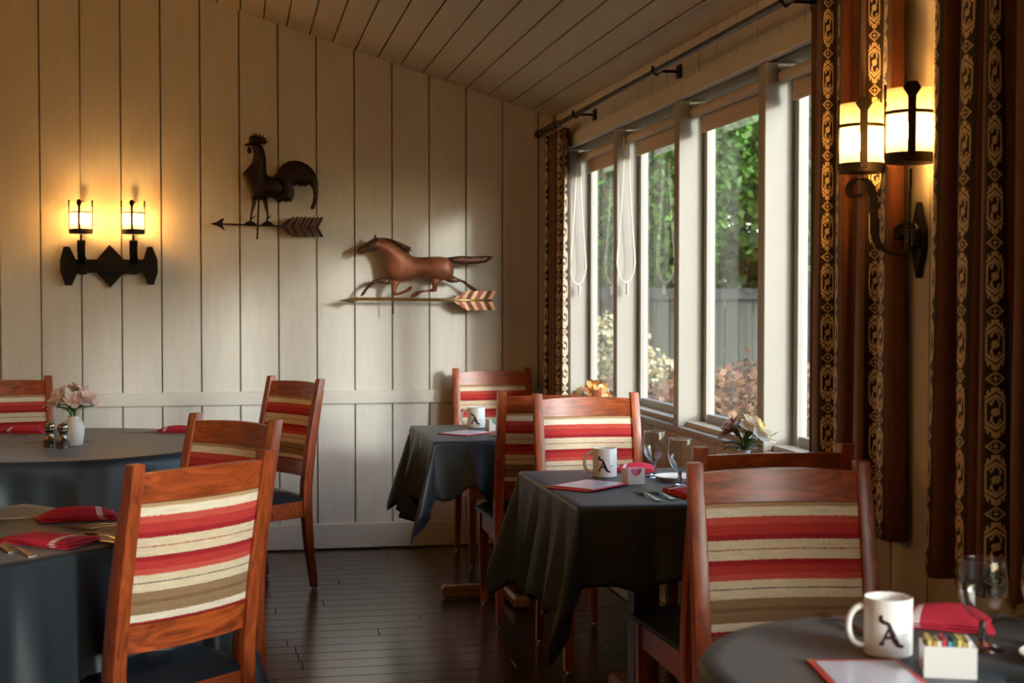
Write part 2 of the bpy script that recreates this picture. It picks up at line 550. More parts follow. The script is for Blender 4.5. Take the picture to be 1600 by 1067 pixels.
def curtain_mat():
    m, nt, b = newmat('woven_motif_curtain')
    E.nt = nt
    uv = N(nt, 'ShaderNodeUVMap'); sp = N(nt, 'ShaderNodeSeparateXYZ')
    nt.links.new(uv.outputs[0], sp.inputs[0])
    U = E(sp.outputs[0]); V = E(sp.outputs[1])
    CW, P = .135, .146
    x = U.mod(CW) - CW / 2
    y = V.mod(P) - P / 2
    ax = x.abs()
    w = .0185
    xn = x / w; axn = ax / w
    # tall hexagon, centred at y = +.019
    hy = y - .0195; h = .040
    ayn = hy.abs() / h
    mhex = axn.max(ayn + axn * .38)
    ring = mhex.gt(.80) * mhex.lt(1.0)
    cap = (ayn + axn * .45)
    chev = cap.gt(1.12) * cap.lt(1.30) * axn.lt(1.0)
    teeth = cap.gt(1.30) * cap.lt(1.5) * ((axn * 2.4).mod(1.0)).gt(.5) * axn.lt(.98)
    tip = cap.gt(1.30) * cap.lt(1.44) * axn.lt(.28)
    sway = (hy / h * 4.2).sin() * .40
    inside = mhex.lt(.78)
    twist = (xn - sway).abs().lt(.105).max((xn + sway).abs().lt(.105) * ayn.gt(.42)) * inside * ayn.gt(.16)
    fl = (E.op('POWER', axn / .42, 2) + E.op('POWER', ayn / .22, 2)).lt(1.0)
    dots = ((axn - .42).abs().lt(.14) * ((ayn - .45).abs().lt(.07)))
    # small diamond, centred at y = -.0585
    dy = (y + .0545).abs() / .0165
    dm = dy + axn / 1.02
    dring = dm.gt(.74) * dm.lt(1.0)
    dcore = dm.lt(.26)
    dpet = dm.gt(.34) * dm.lt(.58) * ((axn - dy).abs().gt(.28))
    mot = ring.max(chev).max(teeth).max(tip).max(twist).max(fl * inside).max(dots).max(dring).max(dcore).max(dpet * .8)
    band = ax.lt(.030)
    nz = N(nt, 'ShaderNodeTexNoise'); nz.inputs['Scale'].default_value = 90; nz.inputs['Detail'].default_value = 3
    mp = N(nt, 'ShaderNodeMapping'); mp.inputs['Scale'].default_value = (3, .35, 1)
    nt.links.new(uv.outputs[0], mp.inputs[0]); nt.links.new(mp.outputs[0], nz.inputs[0])
    c0 = N(nt, 'ShaderNodeMix', data_type='RGBA'); c0.inputs[6].default_value = srgb(108, 62, 32); c0.inputs[7].default_value = srgb(48, 33, 26)
    nt.links.new(band.k, c0.inputs[0])
    c1 = N(nt, 'ShaderNodeMix', data_type='RGBA', blend_type='MULTIPLY'); c1.inputs[0].default_value = .55
    nt.links.new(c0.outputs[2], c1.inputs[6])
    mr = N(nt, 'ShaderNodeMapRange'); mr.inputs['From Min'].default_value = .3; mr.inputs['From Max'].default_value = .7
    mr.inputs['To Min'].default_value = .55; mr.inputs['To Max'].default_value = 1.25
    nt.links.new(nz.outputs[0], mr.inputs[0]); nt.links.new(mr.outputs[0], c1.inputs[7])
    c2 = N(nt, 'ShaderNodeMix', data_type='RGBA'); c2.inputs[7].default_value = srgb(222, 200, 160)
    nt.links.new(c1.outputs[2], c2.inputs[6]); nt.links.new(mot.k, c2.inputs[0])
    nt.links.new(c2.outputs[2], b.inputs['Base Color'])
    b.inputs['Roughness'].default_value = .55
    b.inputs['Specular IOR Level'].default_value = .3
    b.inputs['Sheen Weight'].default_value = .15
    bp = N(nt, 'ShaderNodeBump'); bp.inputs['Strength'].default_value = .3; bp.inputs['Distance'].default_value = .002
    nt.links.new(mot.k, bp.inputs['Height']); nt.links.new(bp.outputs[0], b.inputs['Normal'])
    return m
M['curtain'] = curtain_mat()
M['lining'] = plain('curtain_lining', srgb(196, 170, 138), .8)

# ------------------------------------------------------------------ the room shell
def struct(o, label, cat):
    return tag(o, label, cat, kind='structure')

# floor
fl = MB().box(((XL + XW) / 2, (YR + YB) / 2, -.06), (XW - XL + .4, YB - YR + .4, .09)).build('floor', M['floor'])
struct(fl, 'dark brown wood plank floor running parallel to back wall', 'floor')
rowh = .118
y = YB
row = 0
rest = MB()
while y > YR:
    y0 = max(y - rowh, YR)
    x = XL - random.random() * 1.2
    while x < XW:
        x1 = min(x + random.uniform(.9, 1.7), XW)
        a = max(x, XL)
        if x1 - a > .03:
            c = ((a + x1) / 2, (y0 + y) / 2, -.0075); d = (x1 - a - .0018, y - y0 - .0018, .015)
            if y0 > 4.55 and x1 > -1.25:
                MB().box((0, 0, 0), d, .0018).build('plank', M['floor'], fl).location = c
            else:
                rest.box(c, d)
        x = x1
    y = y0; row += 1
o = rest.build('floor_planks', M['floor'], fl); o['kind'] = 'stuff'

# back wall -----------------------------------------------------------
wb = MB().prism([(XL, -.05), (XW + .02, -.05), (XW + .02, zc(XW) + .06), (XL, zc(XL) + .06)], 0, .12, M=Matrix.Translation((0, YB + .020 + .12, 0)) @ Matrix.Rotation(radians(90), 4, 'X')).build('wall_back', M['paint'])
struct(wb, 'cream board wall with vertical grooves at the back of the room', 'wall')
BW = .2026
grooves = [1.639 - BW * k for k in range(0, 31)]
RAIL0, RAIL1 = .79, .862
BASE1 = .142
edges = [XW] + grooves
for i in range(len(edges) - 1):
    xr, xl = edges[i] - .0045, edges[i + 1] + .0045
    if xr - xl < .008 or xl < XL: continue
    RX = Matrix.Translation((0, YB + .02, 0)) @ Matrix.Rotation(radians(90), 4, 'X')
    # upper board with slanted head
    b = .0025
    MB().prism([(xl, RAIL1 - .002), (xr, RAIL1 - .002), (xr, zc(xr) + .02), (xl, zc(xl) + .02)], 0, .020, M=RX).build('board', M['paint'], wb)
    MB().prism([(xl, BASE1 - .002), (xr, BASE1 - .002), (xr, RAIL0 + .002), (xl, RAIL0 + .002)], 0, .020, M=RX).build('board', M['paint'], wb)
struct(MB().box(((XL + XW) / 2, YB - .004, (RAIL0 + RAIL1) / 2), (XW - XL, .03, RAIL1 - RAIL0), .003).build('trim_1', M['trim']), 'cream horizontal chair rail along the back wall', 'trim')
struct(MB().box(((XL + XW) / 2, YB - .004, BASE1 / 2 + .004), (XW - XL, .03, BASE1 - .008), .003).build('baseboard_back', M['trim']), 'tall cream baseboard at the foot of the back wall', 'baseboard')

# ceiling: sloped boards ----------------------------------------------
sl = sqrt(1 + .308 ** 2); ang = math.atan(.308)
cl = MB().prism([(XL - .1, zc(XL - .1) + .028), (XW + .25, zc(XW + .25) + .028), (XW + .25, zc(XW + .25) + .14), (XL - .1, zc(XL - .1) + .14)], 0, YB - YR + .5,
                M=Matrix.Translation((0, YB + .2, 0)) @ Matrix.Rotation(radians(90), 4, 'X')).build('ceiling', M['paint_h'])
struct(cl, 'sloped ceiling of narrow cream boards rising away from the windows', 'ceiling')
CB = .1265 / sl
x = XW
k = 0
cme = MB().box((0, 0, 0), (.1265 - .007, YB - YR, .024), .003).mesh('ceiling_board', M['paint_h'])
while x - CB > XL:
    xm = x - CB / 2
    inst('ceiling_board', cme, cl, (xm + .012 * sin(ang), (YB + YR) / 2, zc(xm) + .013), (0, ang, 0))
    x -= CB

# left wall and the wall behind the viewer ------------------------------
struct(MB().box((XL - .06, (YB + YR) / 2, 2.2), (.12, YB - YR, 4.5)).build('wall_left', M['paint']), 'plain cream wall far to the left of the dining room', 'wall')
struct(MB().box(((XW + XL) / 2, YR - .06, 2.2), (XW - XL + .3, .12, 4.5)).build('wall_front', M['paint']), 'plain cream wall behind the viewer', 'wall')

# window wall -----------------------------------------------------------
XO = 1.855           # outer face
wr = empty('wall_right', (XW, 3.3, 0)); wr['kind'] = 'structure'
tag(wr, 'cream window wall with long rows of windows and vertical boards', 'wall')
def rel(o):          # keep world placement under the wall empty
    o.location = Vector(o.location) - Vector((XW, 3.3, 0))
    return o
A0, A1 = 3.534, 7.249          # first bank of windows (Y)
B0, B1 = -4.6, 1.80            # second bank, beyond the curtain
rel(MB().box(((XW + XO) / 2 + .012, (YB + YR) / 2, .42), (XO - XW - .03, YB - YR + .2, .90)).build('lower_wall', M['outer'], wr))
rel(MB().box(((XW + XO) / 2 + .012, (YB + YR) / 2, (HDR0 + 2.42) / 2 + .002), (XO - XW - .03, YB - YR + .2, 2.42 - HDR0)).build('upper_wall', M['outer'], wr))
rel(MB().box(((XW + XO) / 2 + .012, (A0 + B1) / 2, 1.5), (XO - XW - .03, A0 - B1, 1.28)).build('pier', M['outer'], wr))
rel(MB().box(((XW + XO) / 2 + .012, (A1 + .065 + YB) / 2 + .05, 1.5), (XO - XW - .03, YB - A1 - .065 + .1, 1.28)).build('pier', M['outer'], wr))
rel(MB().box(((XW + XO) / 2 + .012, (YR + B0) / 2, 1.5), (XO - XW - .03, B0 - YR, 1.28)).build('pier', M['outer'], wr))
# boards: above the header, on the piers, under the sill
for i in range(-48, 24):
    yc = 4.150 + i * .2041
    y0, y1 = yc + .004, yc + .200
    if y1 > YB or y0 < YR: continue
    o = MB().box((0, 0, 0), (.014, y1 - y0, 2.365 - HDR1), .002).build('board', M['paint'], wr); o.location = (XW + .007, (y0 + y1) / 2, (2.365 + HDR1) / 2); rel(o)
    if y0 < 2.0 or y0 > 7.6: continue
    if B1 + .02 < y0 < A0 - .15:
        o = MB().box((0, 0, 0), (.014, y1 - y0, HDR0 - .10), .002).build('board', M['paint'], wr); o.location = (XW + .007, (y0 + y1) / 2, (HDR0 + .10) / 2); rel(o)
    elif y0 > A1 + .05:
        o = MB().box((0, 0, 0), (.014, y1 - y0, HDR0 - .10), .002).build('board', M['paint'], wr); o.location = (XW + .007, (y0 + y1) / 2, (HDR0 + .10) / 2); rel(o)
    else:
        o = MB().box((0, 0, 0), (.014, y1 - y0, SILL - .02 - .10), .002).build('board', M['paint'], wr); o.location = (XW + .007, (y0 + y1) / 2, (SILL - .02 + .10) / 2); rel(o)
struct(MB().box((XW - .010, (YB + YR) / 2, (HDR0 + HDR1) / 2), (.030, YB - YR - .03, HDR1 - HDR0), .003).build('trim_2', M['trim']), 'cream header board running above the windows', 'trim')
struct(MB().box((XW - .004, (YB + YR) / 2 - .02, .05), (.022, YB - YR - .05, .09), .003).build('baseboard_right', M['trim']), 'cream baseboard under the windows', 'baseboard')

GX = 1.838           # glass plane
def window(n, y0, y1, label, blind=True, chain=None):
    """one opening between y0 (near) and y1 (far)"""
    t = empty('window_%d' % n, ((XW + XO) / 2, (y0 + y1) / 2, SILL)); t['kind'] = 'structure'
    tag(t, label, 'window')
    ox, oy, oz = t.location
    def part(name, c, d, bev=.002, mat='white'):
        p = MB().box((0, 0, 0), d, bev).build(name, M[mat], t); p.location = (c[0] - ox, c[1] - oy, c[2] - oz); return p
    hgt = HDR0 - SILL
    sx0, sx1 = 1.814, 1.850
    st = .012
    part('stile', ((sx0 + sx1) / 2, y0 + .014, SILL + hgt / 2), (sx1 - sx0, .026, hgt - .02))
    part('stile', ((sx0 + sx1) / 2, y1 - .022, SILL + hgt / 2), (sx1 - sx0, .034, hgt - .02))
    part('bottom_rail', ((sx0 + sx1) / 2, (y0 + y1) / 2, SILL + .030), (sx1 - sx0, y1 - y0 - .11, .045))
    part('top_rail', ((sx0 + sx1) / 2, (y0 + y1) / 2, HDR0 - .028), (sx1 - sx0, y1 - y0 - .11, .045))
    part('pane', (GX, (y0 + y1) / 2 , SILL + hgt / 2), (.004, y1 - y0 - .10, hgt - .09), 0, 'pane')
    return t

posts = []
PW = .060
spc = .929
pys = [7.249 - spc * i for i in range(5)]        # near faces of the posts
for i, py in enumerate(pys):
    z1 = HDR0 + .001
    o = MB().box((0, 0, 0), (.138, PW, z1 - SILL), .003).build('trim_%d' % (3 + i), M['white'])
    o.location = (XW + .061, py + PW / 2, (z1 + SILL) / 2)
    struct(o, ['white window post behind the corner curtain', 'white window post with the bead chain, second from the far corner', 'white window post in the middle of the window row',
               'broad white window post next to the motif curtain', 'white window post hidden by the motif curtain'][i], 'post')
names = ['narrow farthest window beside the corner curtain', 'second window from the far corner with bead chain', 'window showing the fence and russet shrub', 'nearest window half hidden by the motif curtain']
for i in range(4):
    window(i + 1, pys[i + 1] + PW, pys[i], names[i])
nb = 3
for i in range(nb):
    y1 = B1 - i * (B1 - B0) / nb; y0 = B1 - (i + 1) * (B1 - B0) / nb
    window(5 + i, y0 + PW, y1, 'white framed window of the nearer row, number %d from the pier' % (i + 1))
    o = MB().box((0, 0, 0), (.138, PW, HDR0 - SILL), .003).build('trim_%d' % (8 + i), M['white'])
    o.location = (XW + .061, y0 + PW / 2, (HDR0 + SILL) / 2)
    struct(o, 'white post of the nearer window row, number %d from the pier' % (i + 1), 'post')
for nm, a, b_, lb in (('trim_20', A0, A1 + PW, 'white window sill under the far window row'), ('trim_21', B0, B1, 'white window sill under the nearer window row')):
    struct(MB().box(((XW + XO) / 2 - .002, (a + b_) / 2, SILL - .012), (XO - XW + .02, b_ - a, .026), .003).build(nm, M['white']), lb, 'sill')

# roller blinds ---------------------------------------------------------
def blind(y0, y1, label, drop=.075):
    t = empty('roller_blind', (1.772, (y0 + y1) / 2, HDR0 - .06))
    tag(t, label, 'blind', 'roller blinds in the far window row')
    L = y1 - y0
    MB().tube([(0, -L / 2 + .012, .012), (0, L / 2 - .014, .012)], .021, 14).build('roller', M['blind'], t, smooth=True)
    MB().box((.021, -.012, -.020), (.003, L - .075, .06)).build('blind_fabric', M['blind'], t)
    MB().box((.021, -.012, -.058), (.012, L - .075, .026), .002).build('hem_bar', M['blind'], t)
    for s in (-1, 1):
        MB().box((0, s * (L / 2 - .004), .028), (.036, .004, .05)).tube([(-.01, s * (L / 2 - .006), .034), (-.01, s * (L / 2 - .020), .034)], .005, 6).build('bracket', M['steel'], t)
bl = ['rolled blind at the top of the farthest window', 'rolled blind at the top of the second window from the far corner', 'rolled blind above the window showing the fence', 'rolled blind in the nearest window beside the motif curtain']
for i in range(4):
    blind(pys[i + 1] + PW, pys[i], bl[i])
def chain(yc, dy, label):
    t = MB()
    P = []
    z0, zb = 2.089, 1.430
    for k in range(41):
        a = k / 40
        if a < .42: u = a / .42; P.append((-dy * (.25 + .75 * u ** 1.6), 0, z0 + (zb + .10 - z0) * u))
        elif a > .58: u = (1 - a) / .42; P.append((dy * (.25 + .75 * u ** 1.6), 0, z0 + (zb + .10 - z0) * u))
        else:
            th = (a - .42) / .16 * pi; P.append((-dy * cos(th), 0, zb + .10 - .10 * sin(th)))
    t.tube(P, .0035, 6)
    o = t.build('bead_chain', M['chain'], smooth=True); o.location = (1.742, yc, 0)
    tag(o, label, 'chain', 'blind pull chains')
    c = MB().box((0, 0, 0), (.008, .02, .05), .002).build('chain_clip', M['chain'], o); c.location = (.008, .005, 1.40)
chain(pys[1] - .05, .043, 'cream bead chain loop hanging before the second window from the far corner')
chain(pys[0] - .05, .043, 'cream bead chain loop hanging beside the corner curtain')

# ------------------------------------------------------------------ curtain rods and curtains
def rod(y0, y1, brackets, label):
    t = empty('curtain_rod', (1.620, (y0 + y1) / 2, 2.25)); tag(t, label, 'curtain rod')
    L = y1 - y0; c = (y0 + y1) / 2
    MB().tube([(0, -L / 2, 0), (0, L / 2, 0)], .012, 12).build('pole', M['rod'], t, smooth=True)
    for s in (-1, 1):
        MB().lathe([(.012, 0), (.018, .004), (.018, .012), (.022, .022), (.014, .036), (.0, .042)], 12, M=Matrix.Translation((0, s * L / 2, 0)) @ Matrix.Rotation(-s * radians(90), 4, 'X')).build('finial', M['rod'], t, smooth=True)
    for yb in brackets:
        b = MB()
        b.tube([(.098 - .006, 0, 0), (.02, 0, 0), (0, 0, -.016)], .006, 8)
        b.tube([(-.012, 0, .018), (-.015, 0, 0), (0, 0, -.016), (.015, 0, 0)], .006, 8)
        o = b.build('bracket', M['rod'], t, smooth=True); o.location = (0, yb - c, 0)
        p = MB().box((.093, 0, 0), (.012, .045, .055), .004).build('mounting_plate', M['rod'], o)
    return t
rod(3.36, 7.60, (5.40, 6.745, 4.06), 'long black curtain rod above the far window row')
rod(-2.2, 3.15, (2.2, 0.2), 'black curtain rod above the nearer windows')

def curtain(name, label, y0, y1, xc, amp, folds, ztop, zbot, seed, xfun=None, u0=0.0, full=None, pinch=0.0):
    rnd = random.Random(seed)
    nu, nv = folds * 12, 30
    mb = MB(); uvs = []
    ph = [rnd.uniform(-.25, .25) for _ in range(folds * 2 + 3)]
    am = [rnd.uniform(.65, 1.2) for _ in range(folds * 2 + 3)]
    def shape(s, t):
        q = s * folds
        i = int(q); fr = q - i
        w = fr * fr * (3 - 2 * fr)
        a = am[i] * (1 - w) + am[i + 1] * w
        p = ph[i] * (1 - w) + ph[i + 1] * w
        g = sin(2 * pi * (q + p * (.4 + .6 * t)))
        g = max(-1, min(1, g * 1.25))
        yy = y1 + (y0 - y1) * s + .010 * sin(9 * s + seed + 3 * t) * t
        x = (xfun(ztop + (zbot - ztop) * t) if xfun else xc) + amp * a * g * (.75 + .25 * t)
        yy += .35 * (y1 - y0) / folds * .5 * sin(4 * pi * (q + p)) * .5
        return x, yy
    prev = None
    base = []
    acc = u0
    us = []
    for j in range(nu + 1):
        x, yy = shape(j / nu, .5)
        if prev: acc += sqrt((x - prev[0]) ** 2 + (yy - prev[1]) ** 2)
        prev = (x, yy); us.append(acc)
    for k in range(nv + 1):
        t = k / nv; z = ztop + (zbot - ztop) * t
        for j in range(nu + 1):
            x, yy = shape(j / nu, t)
            mb.v.append((x, yy, z)); uvs.append((us[j], z))
    for k in range(nv):
        for j in range(nu):
            a = k * (nu + 1) + j
            mb.f.append((a, a + 1, a + nu + 2, a + nu + 1)); mb.mi.append(0)
    mb.uv = uvs
    e = empty(name, (xc, (y0 + y1) / 2, zbot)); tag(e, label, 'curtain', 'motif curtains')
    o = mb.build('fabric', [M['curtain'], M['lining']], e, smooth='all')
    o.location = -Vector(e.location)
    md = o.modifiers.new('thick', 'SOLIDIFY'); md.thickness = .003; md.offset = 0; md.material_offset = 0
    # rings
    for s in range(folds):
        yy = y1 + (y0 - y1) * (s + .5) / folds
        n = 14
        r = MB(); P = [(.019 * cos(2 * pi * i / n), 0, .019 * sin(2 * pi * i / n)) for i in range(n + 1)]
        r.tube(P, .0025, 6)
        q = r.build('ring', M['rod'], e, smooth=True); q.location = Vector((1.620, yy, 2.25)) - Vector(e.location)
    return e
curtain('curtain', 'narrow brown curtain with pale motif stripe in the far corner', 7.09, 7.60, 1.662, .030, 5, 2.23, .72, 3, u0=.05)
curtain('curtain', 'brown motif curtain lit amber behind the iron wall lamp', 3.405, 4.0, 1.680, .026, 4, 2.23, .727, 5, u0=.02)
curtain('curtain', 'dark motif curtain at the right edge of the room', 2.68, 3.125, 1.625, .050, 4, 2.23, .712, 9, u0=.03)

# ------------------------------------------------------------------ chairs
def chair_meshes():
    m = {}
    W2 = .198
    # back posts: leg + raked back in one piece
    path = [(-.262, .012, .028, .030), (-.232, .22, .034, .040), (-.218, .40, .038, .048), (-.220, .50, .038, .048), (-.245, .68, .037, .045), (-.280, .86, .036, .040), (-.305, .982, .035, .034)]
    def post(s):
        mb = MB(); n = len(path)
        for (yy, z, wx, wy) in path:
            for a, b in ((-1, -1), (1, -1), (1, 1), (-1, 1)):
                c = .8
                mb.v.append((a * wx / 2 * 1.0, yy + b * wy / 2, z))
        for i in range(n - 1):
            for k in range(4):
                k2 = (k + 1) % 4
                mb.f.append((i * 4 + k, i * 4 + k2, i * 4 + 4 + k2, i * 4 + 4 + k))
        mb.f.append((3, 2, 1, 0)); b = (n - 1) * 4; mb.f.append((b, b + 1, b + 2, b + 3))
        mb.mi = [0] * len(mb.f)
        me = mb.mesh('back_post', M['wood_v'])
        bm = bmesh.new(); bm.from_mesh(me)
        es = [e for e in bm.edges if e.calc_face_angle(0) > radians(50)]
        bmesh.ops.bevel(bm, geom=es, offset=.004, segments=2, affect='EDGES', profile=.6)
        bm.to_mesh(me); bm.free()
        me.polygons.foreach_set('use_smooth', [True] * len(me.polygons)); me.set_sharp_from_angle(angle=radians(40))
        return me
    m['post'] = post(1)
    mb = MB()
    for (z, wx, ox) in ((.012, .030, 0), (.25, .036, 0), (.43, .042, 0)):
        for a, b in ((-1, -1), (1, -1), (1, 1), (-1, 1)):
            mb.v.append((a * wx / 2, b * wx / 2, z))
    for i in range(2):
        for k in range(4):
            k2 = (k + 1) % 4
            mb.f.append((i * 4 + k, i * 4 + k2, i * 4 + 4 + k2, i * 4 + 4 + k))
    mb.f += [(3, 2, 1, 0), (8, 9, 10, 11)]; mb.mi = [0] * len(mb.f)
    m['leg'] = mb.mesh('leg', M['wood_v'])
    m['glide'] = MB().lathe([(.011, 0), (.013, .003), (.012, .010), (.006, .013)], 10).mesh('glide', M['steel'], True)
    # curved rails: x across, bow backwards
    def ypost(z):
        for i in range(len(path) - 1):
            if path[i][1] <= z <= path[i + 1][1]:
                u = (z - path[i][1]) / (path[i + 1][1] - path[i][1]); return path[i][0] + u * (path[i + 1][0] - path[i][0])
        return path[-1][0]
    BOW = .026
    def slab(z0, z1, th, mat, uv=False, nx=14, nz=6, puff=0.0, name='rail', arch=0.0):
        mb = MB(); uvs = []
        hw = W2 - .016
        for side in (1, -1):
            for k in range(nz + 1):
                v = k / nz
                for j in range(nx + 1):
                    u = j / nx; x = -hw + 2 * hw * u
                    e = 1 - (2 * u - 1) ** 2; ev = 1 - (2 * v - 1) ** 2
                    z = z0 + (z1 - z0) * v + arch * e * v
                    yy = ypost(min(z, .98)) - BOW * e
                    t = th / 2 + puff * (e ** .35) * (ev ** .4)
                    mb.v.append((x, yy + side * t, z)); uvs.append((u * .45, 1 - v))
        n1 = (nx + 1) * (nz + 1)
        def f_(a, b, c, d): mb.f.append((a, b, c, d)); mb.mi.append(0)
        for s in (0, n1):
            for k in range(nz):
                for j in range(nx):
                    a = s + k * (nx + 1) + j; f_(a, a + 1, a + nx + 2, a + nx + 1)
        for j in range(nx):
            f_(j, j + 1, n1 + j + 1, n1 + j)
            b = nz * (nx + 1); f_(b + j, b + j + 1, n1 + b + j + 1, n1 + b + j)
        for k in range(nz):
            for j in (0, nx):
                a = k * (nx + 1) + j; f_(a, a + nx + 1, n1 + a + nx + 1, n1 + a)
        if uv: mb.uv = uvs
        return mb.mesh(name, mat, True)
    m['top_rail'] = slab(.890, .958, .022, M['wood_h'], name='top_rail', nz=3, arch=.006)
    m['low_rail'] = slab(.530, .598, .022, M['wood_h'], name='lower_rail', nz=3)
    m['pad'] = slab(.600, .888, .022, M['stripe'], uv=True, name='back_cushion', nz=10, puff=.011)
    # apron
    mb = MB()
    m['apron_f'] = MB().box((0, .225, .383), (2 * W2 - .03, .022, .078), .002).mesh('apron', M['wood_h'])
    m['apron_b'] = MB().box((0, -.216, .383), (2 * W2 - .03, .022, .078), .002).mesh('apron', M['wood_h'])
    m['apron_s'] = MB().box((0, .004, .383), (.022, .43, .078), .002).mesh('apron', M['wood_h'])
    # seat cushion: domed pad
    mb = MB(); nx, ny = 14, 14
    for k in range(ny + 1):
        for j in range(nx + 1):
            u = 2 * j / nx - 1; v = 2 * k / ny - 1
            wx = .215 + .012 * v
            x = u * wx; yy = .012 + v * .240
            e = (1 - abs(u) ** 5) * (1 - abs(v) ** 5)
            z = .424 + .012 + .030 * max(0, e) ** .45 + .012 * (1 - u * u) * (1 - v * v)
            mb.v.append((x, yy, z))
    for k in range(ny):
        for j in range(nx):
            a = k * (nx + 1) + j; mb.f.append((a, a + 1, a + nx + 2, a + nx + 1)); mb.mi.append(0)
    rim = [j for j in range(nx + 1)] + [(k) * (nx + 1) + nx for k in range(1, ny + 1)] + [ny * (nx + 1) + j for j in range(nx - 1, -1, -1)] + [k * (nx + 1) for k in range(ny - 1, 0, -1)]
    b = len(mb.v)
    for i in rim: mb.v.append((mb.v[i][0], mb.v[i][1], .420))
    L = len(rim)
    for i in range(L):
        mb.f.append((rim[i], rim[(i + 1) % L], b + (i + 1) % L, b + i)); mb.mi.append(0)
    mb.f.append(tuple(b + i for i in range(L))); mb.mi.append(0)
    m['seat'] = mb.mesh('seat', M['leather'], True)
    return m
CM = chair_meshes()
def chair(T, f, label, group):
    f = Vector((f[0], f[1])).normalized()
    o = empty('dining_chair', (T[0] + f.x * .30, T[1] + f.y * .30, 0), atan2(-f.x, f.y))
    tag(o, label, 'chair', group)
    W2 = .198
    for s in (-1, 1):
        p = inst('back_post', CM['post'], o, (s * W2, 0, 0))
        inst('glide', CM['glide'], p, (0, -.262, 0))
        l = inst('leg', CM['leg'], o, (s * (W2 - .004), .222, 0))
        inst('glide', CM['glide'], l, (0, 0, 0))
        inst('apron', CM['apron_s'], o, (s * (W2 - .002), 0, 0))
    inst('apron', CM['apron_f'], o); inst('apron', CM['apron_b'], o)
    inst('top_rail', CM['top_rail'], o); inst('lower_rail', CM['low_rail'], o)
    inst('back_cushion', CM['pad'], o)
    inst('seat', CM['seat'], o)
    return o
g = 'striped cherry dining chairs'
chair((-.083, 3.46), (-.66, .75), 'bright orange sunlit cherry chair in the left foreground, its back to the viewer', g)
chair((-.012, 4.63), (-.776, -.63), 'shaded chair just behind the bright orange foreground chair', g)
chair((.27, 6.85), (-.84, -.55), 'chair turned sideways alone before the back wall right of the round table', g)
chair((-1.095, 7.18), (.3, -.95), 'chair cut by the left edge behind the pink flowers', g)
chair((1.356, 7.585), (0, -1), 'chair against the back wall behind the farthest window table', g)
chair((1.255, 5.68), (.02, 1), 'chair with its back to the viewer at the farthest window table', g)
chair((1.365, 5.50), (0, -1), 'sunlit chair facing the viewer behind the middle table mug', g)
chair((1.355, 3.46), (0, 1), 'black silhouetted chair tucked at the near side of the middle table', g)
chair((1.228, 3.10), (-.08, -1), 'striped chair facing the viewer behind the rounded right table', g)

# ------------------------------------------------------------------ tables and cloths
TZ = .745
def leg_box(t, name, c, d, mat='wood_dark', bev=.004):
    return MB().box(c, d, bev).build(name, M[mat], t)

def rect_table(c, w, d, rz, label, pedestal=True, base='oak'):
    t = empty('dining_table', (c[0], c[1], 0), rz); tag(t, label, 'table', 'dining tables')
    leg_box(t, 'table_top', (0, 0, TZ - .015), (w, d, .03))
    leg_box(t, 'column', (0, 0, .38), (.085, .085, .70))
    for a in (0, pi / 2):
        L = .62
        mb = MB()
        mb.box((0, 0, .035 if a == 0 else .0352), (L, .075, .055), .012, M=Matrix.Rotation(a + pi / 4 * 0, 4, 'Z'))
        mb.build('base_foot', M[base], t)
    return t

def rect_cloth(c, w, d, rz, drop, label, seed, ripple=.022, left=None, fin=.34, swag=.06):
    rnd = random.Random(seed)
    nx = 56; hw, hd = w / 2 + .004, d / 2 + .004
    mb = MB()
    def mapp(px, py):
        qx = max(-hw, min(hw, px)); qy = max(-hd, min(hd, py))
        ox, oy = px - qx, py - qy
        r = sqrt(ox * ox + oy * oy)
        if r < 1e-7: return (px, py, 0.0)
        nxx, nyy = ox / r, oy / r
        th = atan2(abs(oy), abs(ox))
        corner = ox != 0 and oy != 0
        if not corner:
            s = (qy if ox != 0 else qx)
            near_c = max(0, 1 - ((hd - abs(qy)) if ox != 0 else (hw - abs(qx))) / .16)
            k = 2 * pi / .19
            wv = sin(k * s + seed * 1.7 + .8 * sin(s * 9 + seed)) * .6 + .4 * sin(k * 1.9 * s + seed)
            out = .006 + r * .10 + ripple * wv * (r / drop) ** 1.1 * (1 - near_c) - .5 * near_c * near_c * r * .10
            out = max(.004, out)
            r *= 1 + swag * (1 - near_c) * sin(k * .75 * s + seed * 2.3)
        else:
            dv = (th - pi / 4) / (pi / 4)
            out = .006 + r * (.05 + fin * exp(-(dv / .42) ** 2))
            r *= 1 + (.10 if left else .22) * sin(2 * th) ** 2
        z = -sqrt(max(0, r * r - min(out, r * .9) ** 2)) if r > .012 else -r * .6
        return (qx + nxx * out, qy + nyy * out, z)
    Wx, Wy = hw + drop, hd + drop
    def axis(h, tot, lt=None):
        lt = lt or tot
        a = [-lt + (lt - h) * i / 16 for i in range(16)] + [-h + 2 * h * i / 24 for i in range(24)] + [h + (tot - h) * i / 16 for i in range(17)]
        extra = [-h - .006, -h - .014, h + .006, h + .014]
        return sorted(set(a + extra))
    ax = axis(hw, Wx, hw + left if left else None); ay = axis(hd, Wy)
    for yy in ay:
        for xx in ax:
            p = mapp(xx, yy); mb.v.append((p[0], p[1], TZ + .006 + p[2]))
    n = len(ax)
    for k in range(len(ay) - 1):
        for j in range(n - 1):
            a = k * n + j; mb.f.append((a, a + 1, a + n + 1, a + n)); mb.mi.append(0)
    o = mb.build('tablecloth', M['cloth'], smooth='all')
    o.location = (c[0], c[1], 0); o.rotation_euler = (0, 0, rz)
    md = o.modifiers.new('thick', 'SOLIDIFY'); md.thickness = .002; md.offset = 1
    return tag(o, label, 'tablecloth', 'charcoal tablecloths')

